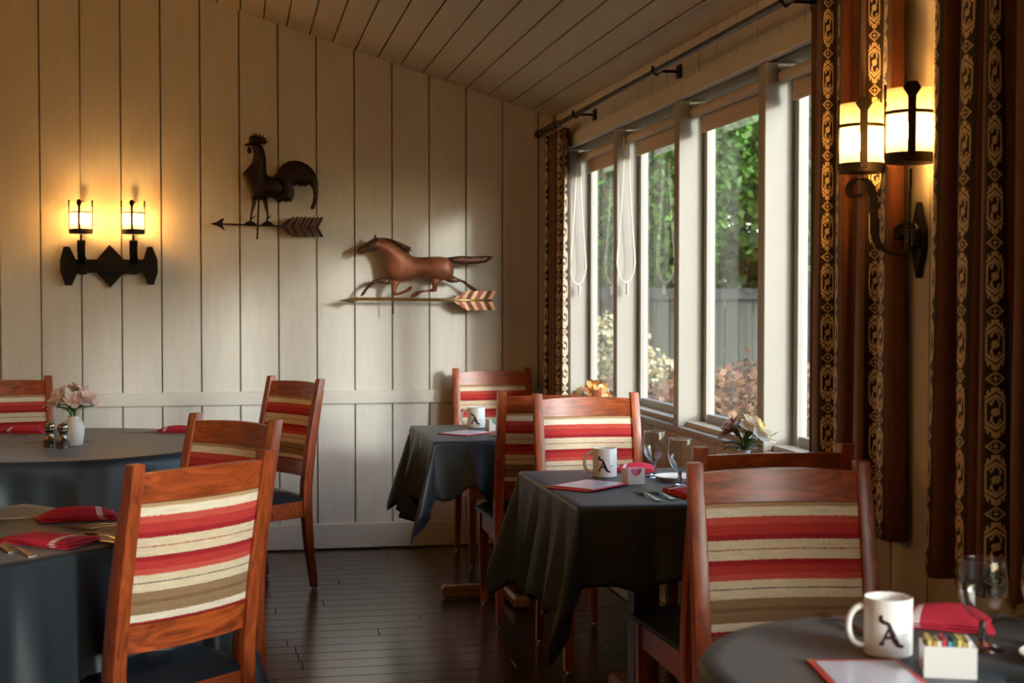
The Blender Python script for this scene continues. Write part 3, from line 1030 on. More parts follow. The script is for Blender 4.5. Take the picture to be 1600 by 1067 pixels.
def outline_cloth(c, outline, drop, label, folds, amp, seed, flare=.05):
    """cloth over a round or rounded top: outline(theta) -> (x,y)"""
    n = 240; mb = MB()
    rings = [0.0001, .25, .5, .75, .93, 1.0]
    for r in rings:
        for k in range(n):
            x, yy = outline(2 * pi * k / n); mb.v.append((x * r, yy * r, TZ + .006))
    for i in range(1, 19):
        s = i / 18
        for k in range(n):
            th = 2 * pi * k / n
            x, yy = outline(th); x2, y2 = outline(th + .01)
            tx, ty = x2 - x, y2 - yy; L = sqrt(tx * tx + ty * ty); nx, ny = ty / L, -tx / L
            w = sin(folds * th + 1.3 * sin(3 * th + seed) + seed) + .35 * sin(folds * 2.1 * th + seed)
            out = .004 + flare * s + amp * (w + .35) * s ** .65
            if i == 1: out = .008
            z = TZ + .006 - drop * s + (.004 if i == 1 else 0)
            mb.v.append((x + nx * out, yy + ny * out, z))
    for i in range(len(rings) + 18 - 1):
        for k in range(n):
            k2 = (k + 1) % n
            mb.f.append((i * n + k, i * n + k2, (i + 1) * n + k2, (i + 1) * n + k)); mb.mi.append(0)
    o = mb.build('tablecloth', M['cloth'], smooth='all'); o.location = (c[0], c[1], 0)
    md = o.modifiers.new('thick', 'SOLIDIFY'); md.thickness = .002; md.offset = 1
    return tag(o, label, 'tablecloth', 'charcoal tablecloths')

def round_table(c, r, label):
    t = empty('dining_table', (c[0], c[1], 0)); tag(t, label, 'table', 'dining tables')
    MB().lathe([(0.0, 0), (r, 0), (r, .03), (0, .03)], 64, (0, 0, TZ - .03)).build('table_top', M['wood_dark'], t, True)
    leg_box(t, 'column', (0, 0, .38), (.10, .10, .70))
    for a in (0, pi / 2):
        MB().box((0, 0, .035 if a == 0 else .0352), (.7, .08, .055), .012, M=Matrix.Rotation(a, 4, 'Z')).build('base_foot', M['oak'], t)

# far window table
rect_table((1.21, 6.33), .78, .78, 0, 'square table under the charcoal cloth farthest by the windows')
rect_cloth((1.21, 6.33), .78, .78, 0, .24, 'charcoal cloth with a long hanging corner on the farthest window table', 2, ripple=.075, left=.32, swag=.22)
# middle window table
rect_table((1.295, 4.44), .63, .86, 0, 'rectangular table under the charcoal cloth between two chairs at the windows')
rect_cloth((1.295, 4.44), .63, .86, 0, .235, 'charcoal cloth on the middle window table with mug and goblets', 5, ripple=.03, left=.36)
# left front square table, set cornerwise
rect_table((-.62, 3.83), .77, .77, radians(45), 'square table set cornerwise at the left front')
rect_cloth((-.62, 3.83), .77, .77, radians(45), .34, 'charcoal cloth on the cornerwise table at the left front', 8, ripple=.03)
# left back round table
round_table((-.75, 6.175), .70, 'large round table under the long charcoal cloth at the left back')
outline_cloth((-.75, 6.175), lambda t: (.715 * cos(t), .715 * sin(t)), .60, 'long charcoal cloth falling in folds on the large round table', 14, .045, 1.0, flare=.03)
# right front rounded table
def rrect(hw, hd, r):
    pts = []
    for cx, cy, a0 in ((hw - r, hd - r, 0), (-hw + r, hd - r, pi / 2), (-hw + r, -hd + r, pi), (hw - r, -hd + r, 3 * pi / 2)):
        for i in range(13):
            a = a0 + pi / 2 * i / 12; pts.append((cx + r * cos(a), cy + r * sin(a)))
    pts.append(pts[0])
    Ls = [0]
    for i in range(1, len(pts)): Ls.append(Ls[-1] + sqrt((pts[i][0] - pts[i - 1][0]) ** 2 + (pts[i][1] - pts[i - 1][1]) ** 2))
    def f(th):
        s = (th % (2 * pi)) / (2 * pi) * Ls[-1]
        for i in range(1, len(pts)):
            if s <= Ls[i]:
                u = (s - Ls[i - 1]) / max(1e-9, Ls[i] - Ls[i - 1]); return (pts[i - 1][0] + u * (pts[i][0] - pts[i - 1][0]), pts[i - 1][1] + u * (pts[i][1] - pts[i - 1][1]))
        return pts[-1]
    return f
FRC = (1.19, 2.045); 
t = empty('dining_table', (FRC[0], FRC[1], 0)); tag(t, 'rounded table under the charcoal cloth at the right front', 'table', 'dining tables')
fo = rrect(.43, .485, .38)
MB().prism([fo(2 * pi * k / 96) for k in range(96)], TZ - .03, TZ).build('table_top', M['wood_dark'], t)
leg_box(t, 'column', (0, 0, .38), (.10, .10, .70))
for a in (0, pi / 2):
    MB().box((0, 0, .035 if a == 0 else .0352), (.6, .08, .055), .012, M=Matrix.Rotation(a, 4, 'Z')).build('base_foot', M['oak'], t)
outline_cloth(FRC, rrect(.44, .495, .385), .30, 'smooth charcoal cloth on the rounded table at the right front', 17, .012, 2.0, flare=.015)
CZ = TZ + .0085       # top of the cloths

# ------------------------------------------------------------------ tableware
def strokes_on_cylinder(mb, strokes, R, az, z0, s):
    """ribbons of ink lying on the mug: strokes in local (x,y,width) units"""
    for st in strokes:
        n = len(st)
        for i in range(n):
            x, yy, w = st[i]
            a = st[max(i - 1, 0)]; b = st[min(i + 1, n - 1)]
            dx, dy = b[0] - a[0], b[1] - a[1]; L = sqrt(dx * dx + dy * dy) or 1
            nx, ny = -dy / L, dx / L
            for sg in (-1, 1):
                for rr in (R - .0002, R + .0004):
                    px = (x + sg * nx * w / 2) * s; py = (yy + sg * ny * w / 2) * s
                    ang = az + px / R
                    mb.v.append((rr * cos(ang), rr * sin(ang), z0 + py))
        b = len(mb.v) - 4 * n
        for i in range(n - 1):
            q = b + i * 4
            for a_, c_ in ((0, 1), (1, 3), (3, 2), (2, 0)):
                mb.f.append((q + a_, q + c_, q + 4 + c_, q + 4 + a_)); mb.mi.append(0)

def mug(loc, face, label, hand):
    """face = angle of the printed side, hand = angle of the handle"""
    t = empty('coffee_mug', (*loc, CZ)); tag(t, label, 'mug', 'white printed mugs')
    R, H = .041, .098
    MB().lathe([(0, 0), (R - .003, 0), (R, .003), (R, H - .002), (R - .0015, H), (R - .0035, H - .002), (R - .004, .008), (0, .006)], 40).build('cup', M['china'], t, True)
    P = []
    for k in range(17):
        a = -pi / 2 + pi * k / 16
        P.append(((R - .003 + .031 * max(0, cos(a)) ** .7) * cos(hand), (R - .003 + .031 * max(0, cos(a)) ** .7) * sin(hand), H * .5 + .034 * sin(a)))
    mb = MB(); mb.tube(P, .0055, 10); mb.build('handle', M['china'], t, smooth=True)
    # the printed letter A with a curled flourish
    ink = MB()
    A = [[(-1.0, 3.6, .25), (-1.25, 3.3, .4), (-1.2, 2.9, .5), (-.8, 2.6, .42), (-.35, 2.55, .38), (-.1, 2.3, .42), (.0, 2.0, .42), (.35, 1.1, .55), (.75, .1, .6), (1.2, -.55, .5), (1.75, -.75, .35), (2.1, -.7, .22)],
         [(.02, 2.1, .25), (-.4, 1.1, .25), (-.8, .2, .25), (-1.1, -.4, .3)],
         [(-1.45, -.45, .3), (-.75, -.4, .3)],
         [(-.75, .45, .28), (0, .55, .3), (.7, .45, .28)]]
    strokes_on_cylinder(ink, [[(x_, y_, w_ * 1.35) for x_, y_, w_ in st_] for st_ in A], R, face, .030, .0120)
    ink.build('printed_letter', M['ink'], t)
    tx = MB()
    strokes_on_cylinder(tx, [[(x0, 0, .28), (x0 + .5, 0, .28)] for x0 in (1.6, 2.25, 2.9)], R, face + .25, .040, .0075)
    tx.build('small_print', M['grey_ink'], t)
    return t

def goblet(loc, label, h=.155, R=.036):
    t = empty('water_goblet', (*loc, CZ)); tag(t, label, 'goblet', 'clear stemmed goblets')
    s = h / .155; k = R / .036
    foot = [(.0, .0), (.031 * k, .0), (.032 * k, .002), (.022 * k, .006), (.009, .012), (.006, .020), (.0085, .028), (.0055, .036), (.0065, .046), (.0, .050)]
    MB().lathe([(r, z * s) for r, z in foot], 32).build('stem', M['glass'], t, smooth='all')
    bowl = [(.0005, .049), (.007, .050), (.018 * k, .058), (.030 * k, .075), (.0365 * k, .098), (.037 * k, .120), (.0335 * k, .150), (.033 * k, .155)]
    mb = MB().lathe([(r, z * s) for r, z in bowl], 40)
    mb.f = [f for f in mb.f if len(f) == 4]; mb.mi = [0] * len(mb.f)
    mb.build('bowl', M['thin_glass'], t, smooth='all')
    n = 40; ring = [(.033 * k * cos(2 * pi * i / n), .033 * k * sin(2 * pi * i / n), .155 * s) for i in range(n + 1)]
    MB().tube(ring, .0009, 6, caps=False).build('rim', M['glass'], t, smooth='all')
    return t

def caddy(loc, rz, label, packets, w=.062, d=.040, h=.052):
    t = empty('sugar_caddy', (*loc, CZ), rz); tag(t, label, 'sugar caddy', 'white sugar caddies')
    th = .004
    # front and back with a scooped edge, solid ends
    def scoop(nm, yy):
        poly = [(-w / 2, 0), (w / 2, 0), (w / 2, h)]
        if packets != 'box':
            poly += [(w / 2 - .010, h)] + [(.020 * cos(pi * k / 10) , h - .024 * sin(pi * k / 10)) for k in range(11)] + [(-w / 2 + .010, h)]
        poly += [(-w / 2, h)]
        MB().prism(poly, -th / 2, th / 2, M=Matrix.Translation((0, yy, 0)) @ Matrix.Rotation(radians(90), 4, 'X')).build(nm, M['china'], t)
    scoop('side_wall', -d / 2); scoop('side_wall', d / 2)
    for s in (-1, 1):
        MB().box((s * (w / 2 - th / 2), 0, h / 2), (th, d, h), .001).build('end_wall', M['china'], t)
    MB().box((0, 0, .003), (w, d, .004)).build('bottom', M['china'], t)
    cols = {'pink': [srgb(226, 120, 150), srgb(240, 180, 196), srgb(214, 60, 70)], 'green': [srgb(120, 170, 130), srgb(170, 200, 170), srgb(70, 130, 90)],
            'box': [srgb(226, 206, 120), srgb(200, 170, 90), srgb(236, 232, 224), srgb(200, 60, 70), srgb(110, 160, 200), srgb(60, 110, 80)]}[packets]
    n = 9 if packets == 'box' else 6
    for i in range(n):
        key = 'packet_%s_%d' % (packets, i % len(cols))
        if key not in M: M[key] = plain(key, cols[i % len(cols)], .5)
        p = MB().box((0, 0, 0), (.006 if packets == 'box' else w - .016, d - .010 if packets == 'box' else .0035, h * .85), .0005).build('sugar_packet', M[key], t)
        if packets == 'box':
            p.location = (-w / 2 + .010 + (w - .020) * i / (n - 1), 0, h * .43 + .016 + random.uniform(-.003, .003)); p.rotation_euler = (random.uniform(-.06, .06), random.uniform(-.05, .05), 0)
        else:
            p.location = (random.uniform(-.001, .001), -d / 2 + .007 + (d - .014) * i / (n - 1), h * .43 + .006 + random.uniform(-.003, .004)); p.rotation_euler = (0, random.uniform(-.04, .04), 0)
    return t

def menu(loc, rz, label, w=.14, d=.20, n=1):
    t = empty('menu', (*loc, CZ), rz); tag(t, label, 'menu', 'red bordered menus')
    for i in range(n):
        z = .0022 + i * .0042; off = .010 * i
        MB().box((off, off, z), (w, d, .004), .001).build('cover', M['red_card'], t)
        if i == n - 1:
            pg = MB().box((off, off, z + .0024), (w - .022, d - .024, .0010)).build('page', M['paper'], t)
            ln = MB()
            for k in range(9):
                yy = off + d * .34 - k * d * .08
                ln.box((off + random.uniform(-.006, .006), yy, z + .0030), ((w - .05) * random.uniform(.55, 1), .0022, .0003))
            ln.build('printed_lines', M['lines'], pg)
        else:
            MB().box((off - .002, off - .002, z + .0024), (w - .014, d - .016, .0008)).build('page', M['paper'], t)
    for sx in (-1, 1):
        for sy in (-1, 1):
            MB().prism([(sx * (w / 2), sy * (d / 2)), (sx * (w / 2 - .014), sy * d / 2), (sx * w / 2, sy * (d / 2 - .014))], .004, .0056).build('corner_clip', M['gold'], t)
    return t

def cutlery_mesh(kind):
    mb = MB()
    def flat(pts, wid, th=.0022):
        v = []; f = []
        for (yy, z), w in zip(pts, wid):
            for a, b in ((-1, -1), (1, -1), (1, 1), (-1, 1)): v.append((a * w / 2, yy, z + b * th / 2))
        for i in range(len(pts) - 1):
            for k in range(4):
                k2 = (k + 1) % 4; f.append((i * 4 + k, i * 4 + k2, i * 4 + 4 + k2, i * 4 + 4 + k))
        f.append((3, 2, 1, 0)); b = (len(pts) - 1) * 4; f.append((b, b + 1, b + 2, b + 3))
        mb.add(v, f)
    if kind == 'fork':
        flat([(-.10, .0015), (-.07, .004), (-.01, .009), (.025, .007), (.045, .003), (.055, .002)], [.020, .016, .007, .007, .020, .024])
        for x in (-.0099, -.0033, .0033, .0099):
            mb.tube([(x, .053, .002), (x, .075, .0035), (x * .95, .100, .008)], [.0016, .0016, .0009], 6)
    elif kind == 'spoon':
        flat([(-.10, .0015), (-.07, .004), (-.01, .009), (.040, .006)], [.019, .015, .006, .006])
        v = []; f = []; n = 16; rr = [0, .5, .85, 1.0]
        for side in (0, 1):
            for r in rr:
                for k in range(n):
                    a = 2 * pi * k / n; v.append((r * .019 * cos(a), .066 + r * .030 * sin(a), .002 + .007 * r * r + side * .0016))
        for side in (0, 1):
            for i in range(3):
                for k in range(n):
                    b = side * n * 4; k2 = (k + 1) % n; f.append((b + i * n + k, b + i * n + k2, b + (i + 1) * n + k2, b + (i + 1) * n + k))
        mb.add(v, f)
    else:
        flat([(-.115, .003), (-.06, .004), (-.005, .004)], [.018, .016, .011], .005)
        flat([(-.005, .004), (.03, .004), (.09, .004), (.115, .004)], [.012, .019, .019, .004], .0018)
    return mb.mesh(kind, M['steel'], True)
CUT = {k: cutlery_mesh(k) for k in ('fork', 'spoon', 'knife')}
def cutlery(kind, loc, rz, label, z=0):
    o = inst({'fork': 'fork', 'spoon': 'spoon', 'knife': 'table_knife'}[kind], CUT[kind], None, (*loc, CZ + z), (0, 0, rz))
    return tag(o, label, kind, 'table cutlery')

def napkin(loc, rz, label, w=.10, d=.19, fold=3, bulge=.012, tilt=0.0):
    t = empty('napkin', (*loc, CZ), rz); tag(t, label, 'napkin', 'folded red napkins')
    for i in range(fold):
        nx, ny = 10, 12; mb = MB()
        z0 = .001 + i * .0048
        sh = 1 - .04 * i
        for side in (0, 1):
            for k in range(ny + 1):
                for j in range(nx + 1):
                    u = 2 * j / nx - 1; v = 2 * k / ny - 1
                    e = (1 - u ** 4) * (1 - v ** 4)
                    z = z0 + side * (.0030 + .0018 * e) + (bulge * .5 * (1 - u * u) * e * i / max(1, fold - 1)) + .0012 * sin(5 * v + i) * side
                    mb.v.append((u * w / 2 * sh + .004 * sin(3 * v + i), v * d / 2 * sh + .004 * sin(2 * u + i * 2), z))
        n1 = (nx + 1) * (ny + 1)
        for s in (0, n1):
            for k in range(ny):
                for j in range(nx):
                    a = s + k * (nx + 1) + j
                    yv = k + .5
                    mb.f.append((a, a + 1, a + nx + 2, a + nx + 1)); mb.mi.append(1 if (k in (9,) or k == 11 and False) else 0)
        rim = [j for j in range(nx + 1)] + [k * (nx + 1) + nx for k in range(1, ny + 1)] + [ny * (nx + 1) + j for j in range(nx - 1, -1, -1)] + [k * (nx + 1) for k in range(ny - 1, 0, -1)]
        L = len(rim)
        for q in range(L):
            a, b = rim[q], rim[(q + 1) % L]; mb.f.append((a, b, n1 + b, n1 + a)); mb.mi.append(0)
        mb.build('fold', [M['napkin'], M['napkin_stripe']], t, smooth='all')
    return t

def plate(loc, R, label):
    o = MB().lathe([(0, .003), (R * .55, .003), (R * .6, .0), (R * .66, .0), (R * .72, .005), (R * .98, .013), (R, .015), (R * .98, .0165), (R * .7, .008), (R * .6, .006), (0, .006)], 48).build('bread_plate', M['china'], None, True)
    o.location = (*loc, CZ)
    return tag(o, label, 'plate')

def shaker(loc, label):
    t = empty('pepper_mill', (*loc, CZ)); tag(t, label, 'shaker', 'pewter shakers')
    MB().lathe([(0, 0), (.0255, 0), (.0262, .003), (.024, .022), (.0248, .024), (.0248, .029), (.021, .033), (.0165, .048), (.0155, .060), (.0195, .068)], 24).build('body', M['pewter'], t, True)
    MB().lathe([(.0195, .0682), (.0215, .070), (.0215, .076), (.0195, .078), (.0232, .082), (.0236, .090), (.0195, .097), (.004, .100), (.004, .103), (0, .105)], 24).build('cap', M['pewter'], t, True)

def blossom_mesh(seed, mat, size):
    rnd = random.Random(seed); mb = MB()
    for k in range(6):
        a = 2 * pi * k / 6 + rnd.uniform(-.15, .15)
        L = size * rnd.uniform(.85, 1.1); wd = size * (.62 if k % 2 else .46); lift = rnd.uniform(.5, .9)
        v = []
        for i, (t, w) in enumerate(((.05, .25), (.35, .8), (.7, 1.0), (1.0, .15))):
            r = L * (t * .75); z = L * (lift * t - .35 * t * t * (1 if k % 2 else .6))
            for s in (-1, 0, 1):
                v.append((r * cos(a) - s * wd * w * .5 * sin(a), r * sin(a) + s * wd * w * .5 * cos(a), z + (abs(s) * .12 * wd)))
        f = []
        for i in range(3):
            for s in range(2):
                q = i * 3 + s; f.append((q, q + 1, q + 4, q + 3))
        mb.add(v, f)
    return mb.mesh('blossom', mat, 'all')

def leaf_mesh(mb, p, d, L, w, droop=.3):
    d = Vector(d).normalized(); side = d.cross(Vector((0, 0, 1)))
    side = side.normalized() if side.length > .01 else Vector((1, 0, 0))
    v = []; f = []
    for i, (t, q) in enumerate(((0, .12), (.25, .75), (.55, 1.0), (.8, .65), (1.0, .03))):
        c = Vector(p) + d * L * t + Vector((0, 0, -droop * L * t * t))
        for s in (-1, 0, 1): v.append(c + side * s * w / 2 * q + Vector((0, 0, abs(s) * w * .12)))
    for i in range(4):
        for s in range(2):
            q = i * 3 + s; f.append((q, q + 1, q + 4, q + 3))
    mb.add(v, f)

def bouquet(loc, label, mats, n, spread, height, size, seed, vase_r=.031, vase_h=.115, leaves=10, extra=None):
    rnd = random.Random(seed)
    t = empty('flower_vase', (*loc, CZ)); tag(t, label, 'flower vase', 'flower vases')
    k = vase_r / .031; h = vase_h
    MB().lathe([(0, 0), (.024 * k, 0), (.027 * k, .004), (.031 * k, h * .30), (.0325 * k, h * .60), (.026 * k, h * .80), (.015 * k, h * .90), (.014 * k, h * .95), (.0175 * k, h), (.0145 * k, h - .001), (.011 * k, h * .93), (.011 * k, h * .5), (0, h * .5)], 32).build('vase', M['vase'], t, True)
    bms = {}
    for i in range(n):
        a = rnd.uniform(0, 2 * pi); r = spread * sqrt(rnd.uniform(.02, 1)); z = h + height * (1 - .55 * (r / spread) ** 2) * rnd.uniform(.8, 1.05)
        p = Vector((r * cos(a), r * sin(a), z))
        m = mats[i % len(mats)]
        s = size * rnd.uniform(.85, 1.15)
        if (m, i % 3) not in bms: bms[(m, i % 3)] = blossom_mesh(seed * 10 + i, M[m], size)
        d = Vector((p.x * 1.3, p.y * 1.3, .6 * height)).normalized()
        b = inst('blossom', bms[(m, i % 3)], t, p - d * size * .25)
        b.rotation_euler = d.to_track_quat('Z', 'Y').to_euler()
        MB().tube([(0, 0, h * .75), (p.x * .25, p.y * .25, h + (z - h) * .45), tuple(p - d * size * .2)], .0015, 5).build('stem', M['stem'], t)
    for i in range(leaves):
        a = 2 * pi * i / leaves + rnd.uniform(-.3, .3)
        mb = MB(); z = h + rnd.uniform(.0, height * .35)
        leaf_mesh(mb, (.010 * cos(a), .010 * sin(a), z), (cos(a), sin(a), rnd.uniform(.4, 1.3)), spread * rnd.uniform(.8, 1.25), spread * .36, rnd.uniform(.1, .5))
        mb.build('leaf', M['leaf'], t, 'all')
    if extra:
        mb = MB()
        mb.tube([(0, 0, h * .95), (extra[0] * .5, extra[1] * .5, h + extra[2] * .35), tuple((extra[0], extra[1], h + extra[2]))], [.0016, .0014, .0012], 5)
        leaf_mesh(mb, (extra[0] * .8, extra[1] * .8, h + extra[2] * .75), (extra[0], extra[1], .03), .035, .007, -.3)
        mb.build('stem', M['stem'], t)
    return t

# --- middle window table
mug((1.224, 4.667), radians(-112), 'white mug printed with a dark A on the middle window table', radians(168))
menu((1.095, 4.42), radians(-48), 'red bordered menus stacked before the mug on the middle table', w=.165, d=.205, n=2)
caddy((1.268, 4.47), radians(12), 'small white caddy of pink sugar packets on the middle table', 'pink')
goblet((1.385, 4.62), 'taller goblet behind on the middle table by the sunlit chair', R=.039)
goblet((1.392, 4.36), 'nearer goblet on the middle table beside the dark chair', R=.039)
plate((1.435, 4.53), .075, 'small white bread plate between the two goblets')
cutlery('fork', (1.226, 4.17), radians(4), 'left fork of the pair near the middle table edge')
cutlery('fork', (1.276, 4.185), radians(4), 'right fork of the pair near the middle table edge')
napkin((1.378, 4.19), radians(8), 'folded red napkin by the two forks on the middle table', w=.13, d=.17)
napkin((1.37, 4.79), radians(70), 'rumpled red napkin behind the sugar caddy on the middle table', w=.10, d=.14, fold=3, bulge=.03)
bouquet((1.545, 4.19), 'yellow and white flowers in a small vase on the middle table', ['p_yellow', 'p_yellow', 'p_white', 'p_yellow', 'p_white', 'p_yellow', 'p_yellow', 'p_white', 'p_yellow', 'p_yellow', 'p_purple'], 16, .070, .090, .050, 4, vase_r=.040, vase_h=.136, leaves=12, extra=(.095, -.03, .055))
t = empty('salt_shaker', (1.50, 4.24, CZ)); tag(t, 'small glass shaker with steel top beside the yellow flowers', 'shaker')
MB().lathe([(0, 0), (.019, 0), (.020, .004), (.016, .085), (.015, .095)], 16).build('glass_body', M['glass'], t, True)
MB().lathe([(.0155, .0945), (.017, .097), (.016, .112), (.008, .119), (0, .120)], 16).build('cap', M['steel'], t, True)
# --- far window table
mug((1.096, 6.545), radians(-110), 'white mug printed with a dark A on the farthest window table', radians(172))
caddy((1.155, 6.40), radians(8), 'white caddy with green packets on the farthest window table', 'green')
menu((1.005, 6.28), radians(-48), 'red bordered menu on the farthest window table', w=.16, d=.205)
cutlery('fork', (1.115, 6.09), radians(8), 'fork lying by the chair post on the farthest window table')
bouquet((1.545, 6.12), 'orange flowers in a vase at the window on the farthest table', ['p_orange', 'p_orange', 'p_yellow'], 10, .075, .120, .056, 6, leaves=11)
# --- right front table
mug((1.088, 2.245), radians(-112), 'blurred white mug with a dark A on the right front table', radians(172))
caddy((1.124, 2.105), radians(-20), 'white sugar box full of mixed packets on the right front table', 'box', w=.082, d=.058, h=.05)
menu((.985, 2.075), radians(-9), 'red bordered menu with gold corners on the right front table', w=.155, d=.26)
goblet((1.262, 2.243), 'large clear goblet standing on the right front table', R=.041)
goblet((1.372, 2.235), 'goblet cut by the right picture edge')
napkin((1.285, 2.42), radians(60), 'pink red napkin leaning behind the mug on the right front table', w=.11, d=.17, bulge=.05)
cutlery('fork', (1.10, 2.455), radians(5), 'dark fork left of the mug on the right front table')
cutlery('fork', (1.395, 2.42), radians(-70), 'fork behind the large goblet on the right front table')
plate((1.345, 2.13), .07, 'white plate at the right edge of the right front table')
# --- left back round table
bouquet((-.665, 6.095), 'pale pink flowers in a white vase on the large round table', ['p_pink'], 15, .085, .125, .052, 2, vase_r=.043, vase_h=.122, leaves=9)
shaker((-.750, 6.03), 'left pewter shaker beside the white vase')
shaker((-.692, 5.97), 'right pewter shaker in front of the white vase')
napkin((-.94, 6.70), radians(75), 'red napkin in front of the left edge chair on the round table', w=.11, d=.2, bulge=.03)
cutlery('knife', (-1.02, 6.555), radians(80), 'knife by the napkin at the left edge of the round table')
napkin((-.27, 6.59), radians(80), 'red napkin at the right rim of the round table', w=.10, d=.16, bulge=.03)
cutlery('knife', (-.40, 6.60), radians(85), 'knife left of the napkin at the right rim of the round table')
# --- left front table
napkin((-.43, 4.04), radians(-80), 'rolled red napkin at the far side of the left front table', w=.10, d=.21, bulge=.04)
napkin((-.46, 3.665), radians(-125), 'flat red napkin at the near side of the left front table', w=.13, d=.22)
cutlery('fork', (-.36, 3.885), radians(95), 'fork below the rolled napkin on the left front table')
cutlery('fork', (-.325, 3.845), radians(88), 'second fork below the rolled napkin on the left front table')
cutlery('knife', (-.340, 3.640), radians(48), 'knife right of the flat napkin on the left front table')
cutlery('spoon', (-.33, 3.695), radians(38), 'spoon right of the flat napkin beside the orange chair')
cutlery('fork', (-.52, 3.555), radians(28), 'fork nearest the table corner at the left picture edge')
cutlery('fork', (-.575, 3.62), radians(28), 'fork beside the flat napkin at the left picture edge')
cutlery('knife', (-.66, 4.05), radians(-80), 'knife left of the rolled napkin on the left front table')

# ------------------------------------------------------------------ wall lamps
def lamp_head(t, base, R, H, face, bulbmat, sw=1.0):
    """shade with iron cage; base = centre of the bottom ring"""
    hd = None
    sh = MB(); n = 32
    sh.lathe([(R, .004), (R * .985, H * .5), (R, H)], n)
    sh.f = [f for f in sh.f if len(f) == 4]; sh.mi = [0] * len(sh.f)
    s = sh.build('lamp_shade', M['shade'], t, smooth='all'); s.location = base
    b = MB().lathe([(0, 0), (.010, .004), (.013, .022), (.009, .045), (0, .056)], 12).build('bulb', M[bulbmat], t, smooth='all'); b.location = (base[0], base[1], base[2] + H * .26)
    r = MB().lathe([(R * .35, -.014), (R + .004, -.012), (R + .005, .012), (R + .001, .012), (R + .001, -.006), (R * .35, -.008)], n)
    r.f = [f for f in r.f if len(f) == 4]; r.mi = [0] * len(r.f)
    o = r.build('ring', M['iron'], t, smooth=True); o.location = base
    MB().lathe([(R * .36, -.014), (R * .36, -.006)], 16).build('pan', M['iron'], t, True).location = base
    hb = MB().lathe([(R + .0005, H * .63), (R + .004, H * .63), (R + .004, H * .68), (R + .0005, H * .68), (R + .0005, H * .63)], n)
    hb.f = [f for f in hb.f if len(f) == 4]; hb.mi = [0] * len(hb.f)
    o = hb.build('band', M['iron'], t, smooth=True); o.location = base
    for k in range(4):
        a = face + k * pi / 2
        w = .017 * sw
        st = MB()
        Mx = Matrix.Rotation(a, 4, 'Z') @ Matrix.Translation((R + .004, 0, 0))
        st.box((0, 0, H * .5), (.004, w, H + .006), .0008, M=Mx)
        q = [(-w * .5, H - .022), (-w * 1.1, H - .004), (-w * .6, H + .012), (w * .6, H + .012), (w * 1.1, H - .004), (w * .5, H - .022)]
        st.prism([(p[0], p[1]) for p in q], -.003, .003, M=Mx @ Matrix.Rotation(pi / 2, 4, 'Z') @ Matrix.Rotation(pi / 2, 4, 'X'))
        o = st.build('strap', M['iron'], t); o.location = base

# lamps with pointed plates: one on the back wall, three unseen copies added on the left wall for warm fill
sxx, szz = .000512, .000527
def sc(poly): return [((p[0] - 568) * sxx, (787 - p[1]) * szz) for p in poly]
RXs = Matrix.Rotation(radians(90), 4, 'X')
def plate_sconce(loc, rz, label, bulb='bulb'):
    t = empty('wall_sconce', loc, rz); tag(t, label, 'wall lamp', 'iron wall lamps')
    MB().prism(sc([(122, 597), (178, 597), (240, 725), (250, 855), (198, 978), (135, 978), (88, 850), (85, 735)][::-1]), .030, .048, M=RXs).build('end_plate', M['iron'], t)
    MB().prism(sc([(940, 593), (990, 593), (1040, 720), (1042, 850), (1000, 970), (940, 970), (895, 850), (900, 720)][::-1]), .030, .048, M=RXs).build('end_plate', M['iron'], t)
    MB().prism(sc([(565, 575), (705, 720), (705, 850), (570, 998), (440, 855), (440, 720)][::-1]), .003, .030, M=RXs).build('diamond_plate', M['iron'], t)
    MB().box((0, -.035, 0), (.40, .030, .070), .004).build('bar', M['iron'], t)
    for zx in (305, 812):
        X = (zx - 568) * sxx
        arm = MB()
        arm.box((X, -.056, 0), (.042, .018, .088), .003)
        arm.ribbon([(X, -.062, .01), (X, -.085, .03), (X, -.105, .06), (X, -.112, .10), (X, -.104, .130), (X, -.088, .125), (X, -.084, .105)], (1, 0, 0), .040, .006)
        arm.tube([(X, -.108, .128), (X, -.115, .160)], .006, 8)
        arm.build('arm', M['iron'], t)
        lamp_head(t, (X, -.115, .176), .054, .148, radians(-92), bulb, .72)
plate_sconce((-.647, YB, 1.525), 0, 'black iron two-light sconce with pointed plates on the back wall')
plate_sconce((XL, 5.4, 2.5), radians(90), 'added out-of-view fill sconce high on the left wall nearest the back wall', 'bulb_fill')
plate_sconce((XL, 1.8, 2.5), radians(90), 'added out-of-view fill sconce in the middle of the left wall', 'bulb_fill')
plate_sconce((XL, -2.6, 2.5), radians(90), 'added out-of-view fill sconce on the left wall behind the viewer', 'bulb_fill')

